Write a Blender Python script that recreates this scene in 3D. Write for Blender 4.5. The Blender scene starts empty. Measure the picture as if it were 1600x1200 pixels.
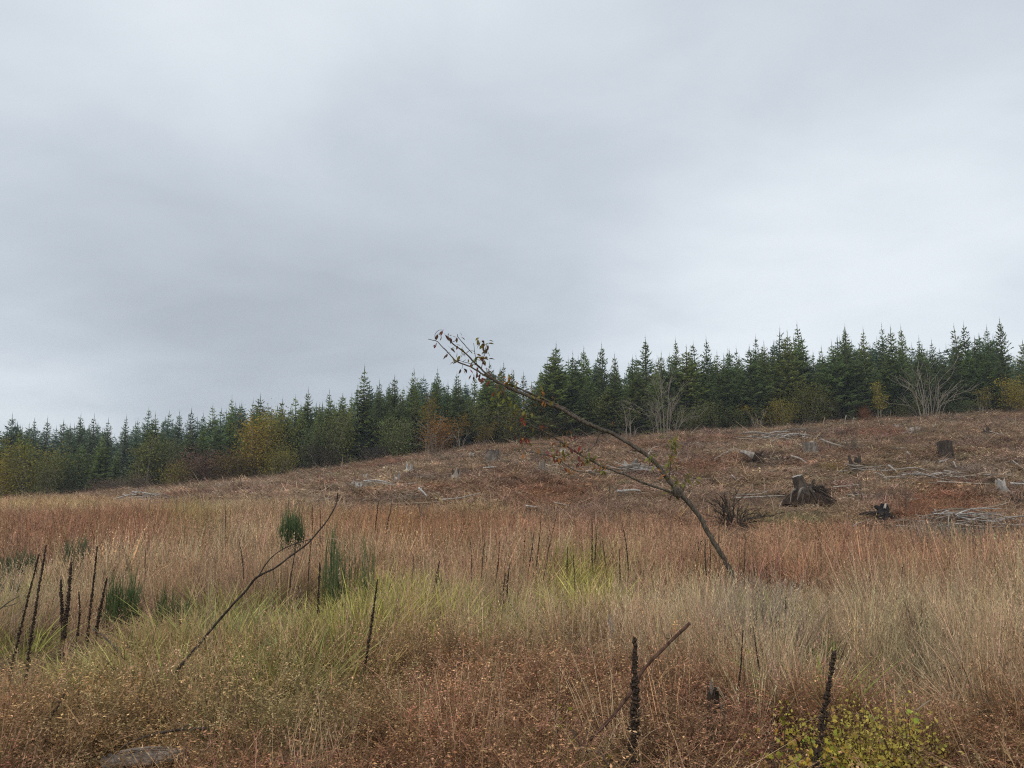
import bpy, math, random
import numpy as np
from mathutils import Vector, Matrix, Euler

# ------------------------------------------------------------------ camera, sky, sun, exposure
C = bpy.context.scene
F, EYE, PITCH = 1202.0, 1.6, math.radians(7.58)
cd = bpy.data.cameras.new('camera'); cam = bpy.data.objects.new('camera', cd); C.collection.objects.link(cam)
cam.location = (0, 0, EYE); cam.rotation_euler = (math.pi/2 + PITCH, 0, 0)
cd.sensor_width = 36; cd.lens = 36*F/1600; cd.clip_start = .05; cd.clip_end = 3000
C.camera = cam
SUN_EL, SUN_AZ = math.radians(50), math.radians(205)      # azimuth from +Y towards +X
w = bpy.data.worlds.new('World'); C.world = w; w.use_nodes = True
nt = w.node_tree; nt.nodes.clear(); L = nt.links.new
def N(t, **k):
    n = nt.nodes.new(t)
    for a, b in k.items(): setattr(n, a, b)
    return n
out = N('ShaderNodeOutputWorld'); bg = N('ShaderNodeBackground'); L(bg.outputs[0], out.inputs[0])
sky = N('ShaderNodeTexSky', sky_type='NISHITA'); sky.sun_disc = False; sky.sun_elevation = SUN_EL; sky.sun_rotation = SUN_AZ
tc = N('ShaderNodeTexCoord')
sep = N('ShaderNodeSeparateXYZ'); L(tc.outputs['Generated'], sep.inputs[0])
def M(op, a, b=None, c=None):
    n = N('ShaderNodeMath', operation=op)
    for i, v in enumerate((a, b, c)):
        if v is None: continue
        if isinstance(v, (int, float)): n.inputs[i].default_value = v
        else: L(v, n.inputs[i])
    return n.outputs[0]
zc = M('MAXIMUM', sep.outputs[2], 0.0)
den = M('ADD', zc, .22)
comb = N('ShaderNodeCombineXYZ'); L(M('DIVIDE', sep.outputs[0], den), comb.inputs[0]); L(M('DIVIDE', sep.outputs[1], den), comb.inputs[1])
def cloud_noise(scale, det, rough, off):
    mp = N('ShaderNodeMapping'); mp.inputs['Location'].default_value = off; mp.inputs['Scale'].default_value = (scale, scale*1.1, 1)
    L(comb.outputs[0], mp.inputs[0])
    n = N('ShaderNodeTexNoise'); n.inputs['Scale'].default_value = 1; n.inputs['Detail'].default_value = det; n.inputs['Roughness'].default_value = rough
    n.inputs['Distortion'].default_value = .3
    L(mp.outputs[0], n.inputs['Vector']); return n.outputs[0]
n1 = cloud_noise(.8, 4, .5, (3.1, 1.7, 0)); n2 = cloud_noise(2.3, 5, .55, (.3, 5.2, 0))
cv = M('ADD', M('MULTIPLY', M('SUBTRACT', n1, .5), .42), M('MULTIPLY', M('SUBTRACT', n2, .5), .34))
def ray(px, py):
    """direction of a photo pixel (1600 x 1200)"""
    u, v = (px-800)/F, (600-py)/F
    return Vector((u, math.cos(PITCH)-v*math.sin(PITCH), math.sin(PITCH)+v*math.cos(PITCH)))
# thin and thick places of the cloud deck: (towards, half width, how much)
for px, py, wd, amt in ((330, 90, .30, .34), (1250, 470, .27, .38), (900, 60, .3, .06), (1330, 260, .22, -.16), (200, 400, .24, -.24), (700, 400, .24, -.20),
                        (1590, 400, .2, .16), (60, 650, .16, .30), (350, 555, .2, -.16), (1050, 190, .2, -.04), (1450, 60, .2, .08)):
    d = N('ShaderNodeVectorMath', operation='DISTANCE'); L(tc.outputs['Generated'], d.inputs[0]); d.inputs[1].default_value = ray(px, py).normalized()
    q = M('DIVIDE', d.outputs['Value'], wd)
    cv = M('ADD', cv, M('MULTIPLY', M('EXPONENT', M('MULTIPLY', M('MULTIPLY', q, q), -1)), amt))
ramp = N('ShaderNodeValToRGB'); L(M('ADD', cv, .5), ramp.inputs[0])
e = ramp.color_ramp.elements; e[0].position = .2; e[0].color = (.415, .460, .515, 1); e[1].position = .85; e[1].color = (.775, .825, .876, 1)
m_ = e.new(.5); m_.color = (.545, .602, .664, 1)
nish = N('ShaderNodeVectorMath', operation='SCALE'); L(sky.outputs[0], nish.inputs[0]); nish.inputs['Scale'].default_value = .1
mx = N('ShaderNodeMix', data_type='RGBA'); mx.inputs[0].default_value = .94
L(nish.outputs[0], mx.inputs[6]); L(ramp.outputs[0], mx.inputs[7]); L(mx.outputs[2], bg.inputs[0]); bg.inputs[1].default_value = 1.0
sd = bpy.data.lights.new('sun', 'SUN'); sd.energy = 1.5; sd.angle = math.radians(25); sd.color = (1, .95, .88)
sun = bpy.data.objects.new('sun', sd); C.collection.objects.link(sun)
sdir = Vector((math.sin(SUN_AZ)*math.cos(SUN_EL), math.cos(SUN_AZ)*math.cos(SUN_EL), math.sin(SUN_EL)))
sun.rotation_euler = sdir.to_track_quat('Z', 'Y').to_euler(); sun.location = (0, 0, 60)
C.view_settings.view_transform = 'Standard'; C.view_settings.look = 'None'; C.view_settings.exposure = .14; C.view_settings.gamma = 1
C.view_settings.use_curve_mapping = False
C.cycles.max_bounces = 5; C.cycles.diffuse_bounces = 2; C.cycles.glossy_bounces = 1; C.cycles.transmission_bounces = 3; C.cycles.transparent_max_bounces = 4
C.cycles.use_denoising = False; C.cycles.pixel_filter_type = 'BLACKMAN_HARRIS'; C.cycles.filter_width = 1.15
C.render.film_transparent = False

rng = random.Random(11); nr = np.random.default_rng(5)
U = rng.uniform

# ------------------------------------------------------------------ terrain
_xs = np.linspace(-400, 400, 1601)
_s = np.interp(_xs, [-200, -90, -56, -49.5, -35, -28, -17.7, -7, 0, 14, 28, 42, 56, 90, 200],
               [-.02, -.02, -.003, .005, .026, .037, .060, .087, .101, .113, .128, .146, .156, .165, .17])
_k = np.exp(-np.linspace(-2, 2, 21)**2); _k /= _k.sum()
_s = np.convolve(np.pad(_s, 10, 'edge'), _k, 'valid')
def ter(x, y):
    x = np.asarray(x, float); y = np.asarray(y, float)
    s = np.interp(x*85/np.clip(y, 55, 98), _xs, _s)
    yy = np.minimum(y, 98 + (y-98)*.12*(y > 98)); yy = np.where(yy > 110, 110, yy)
    t = yy - 24
    r = (np.sqrt(t*t+36)+t)/2
    g = np.interp(x, [-60, -15, 10], [.055, .045, .02])
    z = s*r + g*np.clip(y-92, 0, 110)
    a = np.clip((y-20)/25, 0, 1)*.16 + .02
    b = np.sin(x*.55+1.3*np.sin(y*.21))*np.sin(y*.47+x*.13) + .6*np.sin(x*1.1+y*.9+2)*np.sin(y*1.3-x*.35)
    return z + a*b - float(0)
def tz(x, y): return float(ter(x, y))
cam.location.z = EYE = 1.6 + tz(0, 0)
def at(px, py, d):
    """point on the line of sight of pixel (px, py) at y = d"""
    v = ray(px, py); return Vector((v.x/v.y*d, d, EYE + v.z/v.y*d))
def hit(px, py, d0=3.0):
    v = ray(px, py); d = d0
    while d < 140:
        if EYE + v.z/v.y*d < tz(v.x/v.y*d, d): return Vector((v.x/v.y*d, d, tz(v.x/v.y*d, d)))
        d *= 1.004
    return Vector((v.x/v.y*90, 90, tz(v.x/v.y*90, 90)))
def foot(px, py, d):
    """ground point in the column of pixel px, row py, at y = d"""
    v = ray(px, py); x = v.x/v.y*d; return Vector((x, d, tz(x, d)))
def project(P):
    """photo pixels of an array of points"""
    y = P[:, 1]*math.cos(PITCH) + (P[:, 2]-EYE)*math.sin(PITCH); v = -P[:, 1]*math.sin(PITCH) + (P[:, 2]-EYE)*math.cos(PITCH)
    return 800 + F*P[:, 0]/y, 600 - F*v/y

# ------------------------------------------------------------------ object helpers
def link(o, parent=None):
    C.collection.objects.link(o)
    if parent is not None: o.parent = parent
    return o
def tag(o, label=None, cat=None, group=None, kind=None):
    if label: o['label'] = label
    if cat: o['category'] = cat
    if group: o['group'] = group
    if kind: o['kind'] = kind
    return o
def empty(name, loc, label, cat, group=None, rz=0, sc=(1, 1, 1)):
    o = bpy.data.objects.new(name, None); o.location = loc; o.rotation_euler = (0, 0, rz); o.scale = sc; o.empty_display_size = .2
    return tag(link(o), label, cat, group)
class MB:
    def __init__(s): s.v = []; s.f = []; s.t = []; s.m = []
    def add(s, vs, fs, tint=.5, mi=0):
        n = len(s.v); s.v += [tuple(a) for a in vs]; s.f += [tuple(i+n for i in f) for f in fs]; s.t += [tint]*len(fs); s.m += [mi]*len(fs)
    def tube(s, pts, rad, n=6, tint=.5, mi=0, cap=True, capmi=None, rough=0.0, rg=rng):
        pts = [Vector(p) for p in pts]; k = len(pts)
        if not hasattr(rad, '__len__'): rad = [rad]*k
        up = None; vs = []
        for i in range(k):
            d = (pts[min(i+1, k-1)] - pts[max(i-1, 0)])
            if d.length < 1e-9: d = Vector((0, 0, 1))
            d.normalize()
            if up is None: up = d.orthogonal().normalized()
            a = (up - d*up.dot(d))
            a = a.normalized() if a.length > 1e-6 else d.orthogonal().normalized()
            up = a; b = d.cross(a)
            for j in range(n):
                t = 2*math.pi*j/n; q = rad[i]*(1 + (rg.uniform(-rough, rough) if rough else 0))
                vs.append(pts[i] + (a*math.cos(t)+b*math.sin(t))*q)
        fs = [(i*n+j, i*n+(j+1) % n, (i+1)*n+(j+1) % n, (i+1)*n+j) for i in range(k-1) for j in range(n)]
        s.add(vs, fs, tint, mi)
        if cap:
            s.add(vs[:n], [tuple(range(n-1, -1, -1))], tint, mi if capmi is None else capmi)
            s.add(vs[-n:], [tuple(range(n))], tint, mi if capmi is None else capmi)
    def mesh(s, name, mats, smooth=False):
        me = bpy.data.meshes.new(name); me.from_pydata(s.v, [], s.f)
        for m in (mats if isinstance(mats, (list, tuple)) else [mats]): me.materials.append(m)
        a = me.attributes.new('tint', 'FLOAT', 'FACE'); a.data.foreach_set('value', np.array(s.t, 'f'))
        me.polygons.foreach_set('material_index', np.array(s.m, 'i'))
        if smooth: me.polygons.foreach_set('use_smooth', np.ones(len(s.f), bool))
        me.update(); return me
    def build(s, name, mats, parent=None, smooth=False, loc=None):
        o = bpy.data.objects.new(name, s.mesh(name, mats, smooth))
        if loc is not None: o.location = loc
        return link(o, parent)
def copy_part(name, me, parent, loc=None, rot=None, sc=None, color=None):
    o = bpy.data.objects.new(name, me)
    if loc is not None: o.location = loc
    if rot is not None: o.rotation_euler = rot
    if sc is not None: o.scale = (sc, sc, sc) if isinstance(sc, (int, float)) else sc
    if color is not None: o.color = (*color, 1)
    return link(o, parent)
def smooth_path(pts, per=5):
    pts = [Vector(p) for p in pts]; o = []
    P = [pts[0]*2-pts[1]] + pts + [pts[-1]*2-pts[-2]]
    for i in range(1, len(P)-2):
        for j in range(per):
            t = j/per
            o.append(.5*((2*P[i]) + (P[i+1]-P[i-1])*t + (2*P[i-1]-5*P[i]+4*P[i+1]-P[i+2])*t*t + (3*P[i]-P[i-1]-3*P[i+1]+P[i+2])*t**3))
    return o + [pts[-1]]

# ------------------------------------------------------------------ materials
def mat(name):
    m = bpy.data.materials.new(name); m.use_nodes = True; m.node_tree.nodes.clear(); return m, m.node_tree
def nodes(t):
    def n(ty, **k):
        x = t.nodes.new(ty)
        for a, b in k.items(): setattr(x, a, b)
        return x
    return n
def mathn(t, op, a, b):
    n = t.nodes.new('ShaderNodeMath'); n.operation = op
    for i, v in enumerate((a, b)):
        if isinstance(v, (int, float)): n.inputs[i].default_value = v
        else: t.links.new(v, n.inputs[i])
    return n.outputs[0]
def leaf_mat(name, source, trans=.3, lo=.55, hi=1.45, second=None, noise_scale=None):
    """thin plant tissue; colour comes from the object or the instancer, varied leaf by leaf"""
    m, t = mat(name); n = nodes(t); l = t.links.new
    o = n('ShaderNodeOutputMaterial')
    at_ = n('ShaderNodeAttribute', attribute_name='tint')
    if source == 'object': col = n('ShaderNodeObjectInfo').outputs['Color']
    elif source == 'instancer':
        c = n('ShaderNodeAttribute', attribute_type='INSTANCER', attribute_name='col'); col = c.outputs['Color']
    else:
        c = n('ShaderNodeRGB'); c.outputs[0].default_value = (*source, 1); col = c.outputs[0]
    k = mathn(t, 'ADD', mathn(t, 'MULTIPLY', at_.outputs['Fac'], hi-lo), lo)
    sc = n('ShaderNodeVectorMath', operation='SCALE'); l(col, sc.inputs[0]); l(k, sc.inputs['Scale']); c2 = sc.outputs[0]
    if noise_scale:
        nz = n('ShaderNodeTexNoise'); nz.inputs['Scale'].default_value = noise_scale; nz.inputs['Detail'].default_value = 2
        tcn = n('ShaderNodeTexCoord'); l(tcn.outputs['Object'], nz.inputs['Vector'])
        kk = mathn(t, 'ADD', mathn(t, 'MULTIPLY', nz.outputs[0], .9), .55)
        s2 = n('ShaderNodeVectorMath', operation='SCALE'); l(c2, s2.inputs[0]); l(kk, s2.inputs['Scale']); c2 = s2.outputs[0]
    d = n('ShaderNodeBsdfDiffuse'); tr = n('ShaderNodeBsdfTranslucent'); mi = n('ShaderNodeMixShader'); mi.inputs[0].default_value = trans
    l(c2, d.inputs[0]); l(c2, tr.inputs[0]); l(d.outputs[0], mi.inputs[1]); l(tr.outputs[0], mi.inputs[2]); l(mi.outputs[0], o.inputs[0])
    return m
def wood(name, c1, c2, scale=6, stretch=(1, 1, .12), bump=.4, c3=None):
    m, t = mat(name); n = nodes(t); l = t.links.new
    o = n('ShaderNodeOutputMaterial'); p = n('ShaderNodeBsdfPrincipled'); p.inputs['Roughness'].default_value = .9; p.inputs['Specular IOR Level'].default_value = .15
    tcn = n('ShaderNodeTexCoord'); mp = n('ShaderNodeMapping'); mp.inputs['Scale'].default_value = stretch; l(tcn.outputs['Object'], mp.inputs[0])
    a = n('ShaderNodeTexNoise'); a.inputs['Scale'].default_value = scale; a.inputs['Detail'].default_value = 6; a.inputs['Roughness'].default_value = .65; l(mp.outputs[0], a.inputs['Vector'])
    r = n('ShaderNodeValToRGB'); l(a.outputs[0], r.inputs[0]); r.color_ramp.elements[0].position = .32; r.color_ramp.elements[1].position = .68
    r.color_ramp.elements[0].color = (*c1, 1); r.color_ramp.elements[1].color = (*c2, 1)
    if c3:
        q = r.color_ramp.elements.new(.55); q.color = (*c3, 1)
    b = n('ShaderNodeBump'); b.inputs['Strength'].default_value = bump; b.inputs['Distance'].default_value = .03; l(a.outputs[0], b.inputs['Height'])
    l(r.outputs[0], p.inputs['Base Color']); l(b.outputs[0], p.inputs['Normal']); l(p.outputs[0], o.inputs[0]); return m
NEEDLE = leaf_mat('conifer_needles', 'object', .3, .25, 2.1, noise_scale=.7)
NEEDLE_FAR = leaf_mat('far_conifer_needles', 'instancer', .3, .3, 1.9)
LEAF = leaf_mat('tree_leaves', 'object', .35, .5, 1.5, noise_scale=.9)
BIGLEAF = leaf_mat('single_leaf', 'object', .35, .8, 1.2, noise_scale=30)
GRASS = leaf_mat('grass_blades', 'instancer', .3, .22, 2.0)
TWIG = leaf_mat('dead_twigs', 'object', .0, .6, 1.4)
BARK = wood('grey_brown_bark', (.05, .04, .032), (.16, .135, .11), 9)
DARKBR = wood('dark_branch_bark', (.018, .014, .012), (.075, .06, .05), 26, (1, 1, .35), .35)
PALEBARK = wood('pale_bark', (.14, .118, .09), (.31, .27, .21), 9)
SAPBARK = wood('sapling_bark', (.025, .018, .014), (.165, .14, .105), 34, (1, 1, .35), .35)
PALE = wood('weathered_wood', (.16, .135, .11), (.48, .43, .375), 8, (1, 1, .2), .4)
LOGW = wood('cracked_log_wood', (.05, .04, .032), (.46, .40, .345), 26, (.22, 1, 1), 1.0, (.30, .25, .21))
WHITE = wood('bleached_wood', (.22, .20, .18), (.58, .55, .51), 8, (1, 1, .2), .4)
TANW = wood('tan_dead_wood', (.20, .145, .10), (.40, .31, .22), 9, (1, 1, .2), .4)
GREYW = wood('grey_stump_wood', (.085, .07, .058), (.27, .235, .20), 7, (1.3, 1.3, .12), .8)
DARKW = wood('dark_root_wood', (.018, .014, .011), (.105, .08, .062), 8, (1, 1, .3), .8)
CHAR = wood('charred_wood', (.006, .006, .007), (.035, .032, .032), 8, (1, 1, .3), .7)
SOIL = wood('root_soil', (.014, .009, .006), (.055, .033, .022), 5, (1, 1, 1), 1)
SEED = wood('dead_mullein', (.018, .013, .010), (.115, .08, .058), 60, (1, 1, 1), .6)
STALK = wood('dry_stalk', (.03, .02, .014), (.10, .07, .05), 40, (1, 1, .1), .3)
REDST = wood('red_brown_stick', (.03, .016, .012), (.20, .115, .08), 34, (1, 1, .4), .7)

# ground sheet
def ground():
    ys = np.concatenate([np.arange(-60, 0, 6), np.arange(0, 30, .5), np.arange(30, 130, 1.), np.geomspace(130, 1500, 30)])
    xs = np.concatenate([-np.geomspace(110, 1200, 18)[::-1], np.arange(-108, 108.1, 1.2), np.geomspace(110, 1200, 18)])
    X, Y = np.meshgrid(xs, ys); Z = ter(np.clip(X, -399, 399), Y)
    V = np.stack([X.ravel(), Y.ravel(), Z.ravel()], 1); nx = len(xs); ny = len(ys)
    f = [(i*nx+j, i*nx+j+1, (i+1)*nx+j+1, (i+1)*nx+j) for i in range(ny-1) for j in range(nx-1)]
    me = bpy.data.meshes.new('ground'); me.from_pydata(V.tolist(), [], f); me.polygons.foreach_set('use_smooth', np.ones(len(f), bool))
    m, t = mat('soil_and_litter'); n = nodes(t); l = t.links.new
    o = n('ShaderNodeOutputMaterial'); p = n('ShaderNodeBsdfPrincipled'); p.inputs['Roughness'].default_value = 1; p.inputs['Specular IOR Level'].default_value = .1
    tcn = n('ShaderNodeTexCoord'); a = n('ShaderNodeTexNoise'); a.inputs['Scale'].default_value = .35; a.inputs['Detail'].default_value = 9; a.inputs['Roughness'].default_value = .7
    l(tcn.outputs['Object'], a.inputs['Vector'])
    r = n('ShaderNodeValToRGB'); l(a.outputs[0], r.inputs[0]); e = r.color_ramp.elements
    e[0].position = .3; e[0].color = (.05, .032, .022, 1); e[1].position = .7; e[1].color = (.16, .11, .07, 1)
    b = n('ShaderNodeTexNoise'); b.inputs['Scale'].default_value = 14; b.inputs['Detail'].default_value = 6; l(tcn.outputs['Object'], b.inputs['Vector'])
    bu = n('ShaderNodeBump'); bu.inputs['Strength'].default_value = .8; bu.inputs['Distance'].default_value = .06; l(b.outputs[0], bu.inputs['Height'])
    l(r.outputs[0], p.inputs['Base Color']); l(bu.outputs[0], p.inputs['Normal']); l(p.outputs[0], o.inputs[0]); me.materials.append(m)
    tag(link(bpy.data.objects.new('ground', me)), 'sloping ground of bare soil and litter under the dry grass', None, None, 'structure')
ground()

# the damp air: far trees fade a little
mb = MB(); q = [(x, y, z) for z in (-9, 31) for x, y in ((-1205, -65), (1205, -65), (1205, 1505), (-1205, 1505))]
mb.add(q, [(3, 2, 1, 0), (4, 5, 6, 7), (0, 1, 5, 4), (1, 2, 6, 5), (2, 3, 7, 6), (3, 0, 4, 7)])
hm, ht = mat('damp_air'); ho = ht.nodes.new('ShaderNodeOutputMaterial'); hv = ht.nodes.new('ShaderNodeVolumePrincipled')
hv.inputs['Color'].default_value = (.86, .92, 1, 1); hv.inputs['Density'].default_value = .00045; hv.inputs['Anisotropy'].default_value = 0
ht.links.new(hv.outputs[0], ho.inputs['Volume']); tag(mb.build('haze', hm), 'thin damp haze in the air over the field and forest', 'haze', None, 'stuff')
C.cycles.volume_bounces = 0

# ------------------------------------------------------------------ stuff: scattered by geometry nodes, the tufts live in the same object
def scatter_group():
    g = bpy.data.node_groups.new('scatter', 'GeometryNodeTree')
    g.interface.new_socket('Geometry', in_out='INPUT', socket_type='NodeSocketGeometry'); g.interface.new_socket('Geometry', in_out='OUTPUT', socket_type='NodeSocketGeometry')
    n = nodes(g); l = g.links.new
    gi = n('NodeGroupInput'); go = n('NodeGroupOutput')
    def attr(nm, ty):
        a = n('GeometryNodeInputNamedAttribute', data_type=ty); a.inputs[0].default_value = nm; return a.outputs[0]
    sp = n('GeometryNodeSeparateGeometry', domain='POINT'); l(gi.outputs[0], sp.inputs[0]); l(attr('is_point', 'BOOLEAN'), sp.inputs[1])
    si = n('GeometryNodeSplitToInstances', domain='FACE'); l(sp.outputs[1], si.inputs[0]); l(attr('pid', 'INT'), si.inputs['Group ID'])
    ip = n('GeometryNodeInstanceOnPoints'); l(sp.outputs[0], ip.inputs['Points']); l(si.outputs[0], ip.inputs['Instance']); ip.inputs['Pick Instance'].default_value = True
    l(attr('idx', 'INT'), ip.inputs['Instance Index'])
    er = n('FunctionNodeEulerToRotation'); l(attr('rot', 'FLOAT_VECTOR'), er.inputs[0]); l(er.outputs[0], ip.inputs['Rotation'])
    l(attr('scl', 'FLOAT_VECTOR'), ip.inputs['Scale']); l(ip.outputs[0], go.inputs[0]); return g
SG = scatter_group()
def scatter(name, protos, mats, P, rot, scl, idx, col, label, cat, kind='stuff', structure=False):
    n = len(P); V = [tuple(p) for p in P]; Fc = []; T = []; PID = []; MI = []
    for k, b in enumerate(protos):
        o = len(V); V += b.v; Fc += [tuple(i+o for i in f) for f in b.f]; T += b.t; PID += [k]*len(b.f); MI += b.m
    me = bpy.data.meshes.new(name); me.from_pydata(V, [], Fc)
    for m in mats: me.materials.append(m)
    me.polygons.foreach_set('material_index', np.array(MI, 'i'))
    nv = len(V)
    def pa(nm, ty, arr, key, w_):
        full = np.zeros((nv, w_), arr.dtype); full[:n] = arr.reshape(n, w_)
        a = me.attributes.new(nm, ty, 'POINT'); a.data.foreach_set(key, full.ravel())
    pa('is_point', 'BOOLEAN', np.ones(n, bool), 'value', 1)
    pa('rot', 'FLOAT_VECTOR', rot.astype('f'), 'vector', 3); pa('scl', 'FLOAT_VECTOR', scl.astype('f'), 'vector', 3)
    pa('idx', 'INT', idx.astype('i'), 'value', 1); pa('col', 'FLOAT_COLOR', np.concatenate([col, np.ones((n, 1))], 1).astype('f'), 'color', 4)
    a = me.attributes.new('tint', 'FLOAT', 'FACE'); a.data.foreach_set('value', np.array(T, 'f'))
    a = me.attributes.new('pid', 'INT', 'FACE'); a.data.foreach_set('value', np.array(PID, 'i'))
    o = bpy.data.objects.new(name, me); link(o); md = o.modifiers.new('scatter', 'NODES'); md.node_group = SG
    return tag(o, label, cat, None, kind)

def blade(b, base, h, wd, lean, az, curl=.5, seg=3, tint=.5, face=None):
    d = Vector((math.cos(az), math.sin(az), 0)); s = Vector((-math.sin(az), math.cos(az), 0))
    if face is not None: s = Vector((math.cos(face), math.sin(face), 0))
    vs = []
    for i in range(seg):
        t = i/seg; c = base + d*(lean*h*(t + curl*t*t)) + Vector((0, 0, h*t*(1-.25*lean*t))); ww = wd*.5*(1-.55*t)
        vs += [c - s*ww, c + s*ww]
    vs.append(base + d*(lean*h*(1+curl)) + Vector((0, 0, h*(1-.25*lean))))
    b.add(vs, [(2*i, 2*i+1, 2*i+3, 2*i+2) for i in range(seg-1)] + [(2*seg-2, 2*seg-1, 2*seg)], tint)
    return vs[-1]
def flake(b, c, size, tint, asp=1.6):
    a = Vector((U(-1, 1), U(-1, 1), U(-.6, 1))).normalized(); q = a.orthogonal().normalized()
    q.rotate(Matrix.Rotation(U(0, 6.28), 3, a)); a *= size*asp*.5; q *= size*.5
    b.add([c-a, c+q*.9, c+a, c-q*.9], [(0, 1, 2, 3)], tint)
def seed_bit(b, c, w_, h, tint):
    a = U(0, 6.28); d = Vector((math.cos(a), math.sin(a), 0))*w_*.5; e = Vector((U(-.3, .3), U(-.3, .3), 1)).normalized()*h
    b.add([c-d, c+d, c+e], [(0, 1, 2)], tint)
def tuft_dry(wd, nb=42, stems=12, R=.13):
    b = MB()
    for _ in range(nb):
        az = U(0, 6.28); r = R*math.sqrt(U(0, 1)); p = Vector((r*math.cos(az), r*math.sin(az), 0))
        blade(b, p, U(.35, .85), wd*U(.7, 1.3), U(.05, .42), az+U(-1, 1), U(.2, 1.4), 3, U(.15, .85), U(0, 6.28))
    for _ in range(stems):
        az = U(0, 6.28); r = R*math.sqrt(U(0, 1)); p = Vector((r*math.cos(az), r*math.sin(az), 0)); h = U(.75, 1.15); ln = U(.02, .16)
        tip = blade(b, p, h, wd*.75, ln, az, .6, 3, U(.5, .95), U(0, 6.28))
        for k in range(5):
            q = Vector(p).lerp(Vector(tip), 1-.24*k/5) + Vector((U(-1, 1), U(-1, 1), U(-1, 1)))*.007
            seed_bit(b, q, wd*.85, .04, U(.35, .85))
    return b
def tuft_green(wd, nb=48, R=.12):
    b = MB()
    for _ in range(nb):
        az = U(0, 6.28); r = R*math.sqrt(U(0, 1)); p = Vector((r*math.cos(az), r*math.sin(az), 0))
        blade(b, p, U(.45, 1.0), wd*U(.7, 1.4), U(.05, .3), az+U(-.8, .8), U(.4, 1.3), 4, U(.15, 1), U(0, 6.28))
    return b
def tuft_weed(wd, fl, nbr=9, R=.13, dens=9):
    b = MB()
    for s in range(7):
        az0 = U(0, 6.28); r = R*math.sqrt(U(0, 1)); p = Vector((r*math.cos(az0), r*math.sin(az0), 0)); h = U(.6, 1.0); lean = U(.05, .35)
        top = blade(b, p, h, wd*1.2, lean, az0, .3, 3, U(.1, .4), U(0, 6.28)); top = Vector(top)
        for k in range(nbr//2+2):
            t = U(.25, .95); q = p.lerp(top, t); az = U(0, 6.28); ln = U(.12, .3)
            d = Vector((math.cos(az)*.75, math.sin(az)*.75, U(.3, 1.1))).normalized()*ln
            e = q + d; sd_ = d.cross(Vector((0, 0, 1))).normalized()*wd*.45
            b.add([q-sd_, q+sd_, e], [(0, 1, 2)], U(.15, .5))
            for j in range(dens):
                flake(b, q.lerp(e, U(.25, 1.05)) + Vector((U(-1, 1), U(-1, 1), U(-1, 1)))*.018, fl*U(.6, 1.4), min(1.3, U(.15, .85) + (.45 if U(0, 1) < .16 else 0)), U(1, 2.6))
    for _ in range(10):
        az = U(0, 6.28); r = R*1.2*math.sqrt(U(0, 1)); p = Vector((r*math.cos(az), r*math.sin(az), 0))
        blade(b, p, U(.3, .9), wd*.9, U(.1, .6), az, U(.2, 1.3), 3, U(.2, .9), U(0, 6.28))
    return b
def tuft_brush(wd, R=.4):
    b = MB()
    for _ in range(34):
        az = U(0, 6.28); r = R*math.sqrt(U(0, 1)); p = Vector((r*math.cos(az), r*math.sin(az), 0))
        blade(b, p, U(.3, 1.0), wd*U(.6, 1.2), U(.2, 1.0), U(0, 6.28), U(.2, 1.2), 3, U(.05, .9), U(0, 6.28))
    for _ in range(12):
        az = U(0, 6.28); r = R*math.sqrt(U(0, 1)); p = Vector((r*math.cos(az), r*math.sin(az), U(.05, .4)))
        d = Vector((U(-1, 1), U(-1, 1), U(-.1, .6))).normalized()*U(.2, .6); s = d.cross(Vector((0, 0, 1))).normalized()*wd*.5
        b.add([p-s, p+s, p+d], [(0, 1, 2)], U(.3, 1.15))
    for _ in range(40):
        az = U(0, 6.28); r = R*math.sqrt(U(0, 1)); flake(b, Vector((r*math.cos(az), r*math.sin(az), U(.15, .8))), wd*2.6, U(0, .9), 1.8)
    return b

def sstep(a, b, x):
    t = np.clip((x-a)/(b-a), 0, 1); return t*t*(3-2*t)
def vnoise(x, y, s, ph=0):
    """cheap smooth noise, about -1..1"""
    r = np.zeros_like(x)
    for k, (a, b, c) in enumerate(((1, .3, 0), (-.6, 1.1, 2), (.9, -1.2, 4), (1.9, .8, 1), (-1.4, 2.1, 5), (2.6, -1.7, 3))):
        r += np.sin((a*x+b*y)/s + c + ph + 1.7*np.sin((b*x-a*y)/s*.7+k+ph))/(1+.5*(k > 2))
    return r/4.2
PTS = []
for d0, d1, dens in ((2.6, 5, 95), (5, 8, 75), (8, 13, 58), (13, 20, 38), (20, 32, 20), (32, 55, 9), (55, 94, 5.5)):
    hw = .74*d1 + 2; n = int(2*hw*(d1-d0)*dens)
    x = nr.uniform(-hw, hw, n); y = nr.uniform(d0, d1, n); k = np.abs(x) < .74*y + 2.2
    PTS.append(np.stack([x[k], y[k]], 1))
PTS = np.concatenate(PTS); X, Y = PTS[:, 0], PTS[:, 1]; Z = ter(X, Y)
PX, PY = project(np.stack([X, Y, Z + np.where(Y < 20, .58, .25)], 1))
nA, nB, nC = vnoise(X, Y, .9), vnoise(X, Y, 2.6, 2), vnoise(X, Y, 7, 4)
db = np.interp(PX, [0, 250, 500, 900, 1600], [58, 40, 30, 20, 17]) + 3*nB
wf = np.where(PX < 950, 1-sstep(5.6, 8.2, Y+.9*nB), 1-sstep(4.2, 5.6, Y+.6*nB))
wf = np.where((PX < 950) | (PX > 1150), wf, 1-sstep(4.6, 7.0, Y+.8*nB))
wb = sstep(-5.5, 5, Y-db+2.5*nA)
col = np.tile(np.array([.45, .335, .21]), (len(X), 1))
def lay(c, wgt):
    global col
    wgt = np.clip(wgt, 0, 1)[:, None]; col = col*(1-wgt) + np.array(c)*wgt
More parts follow.
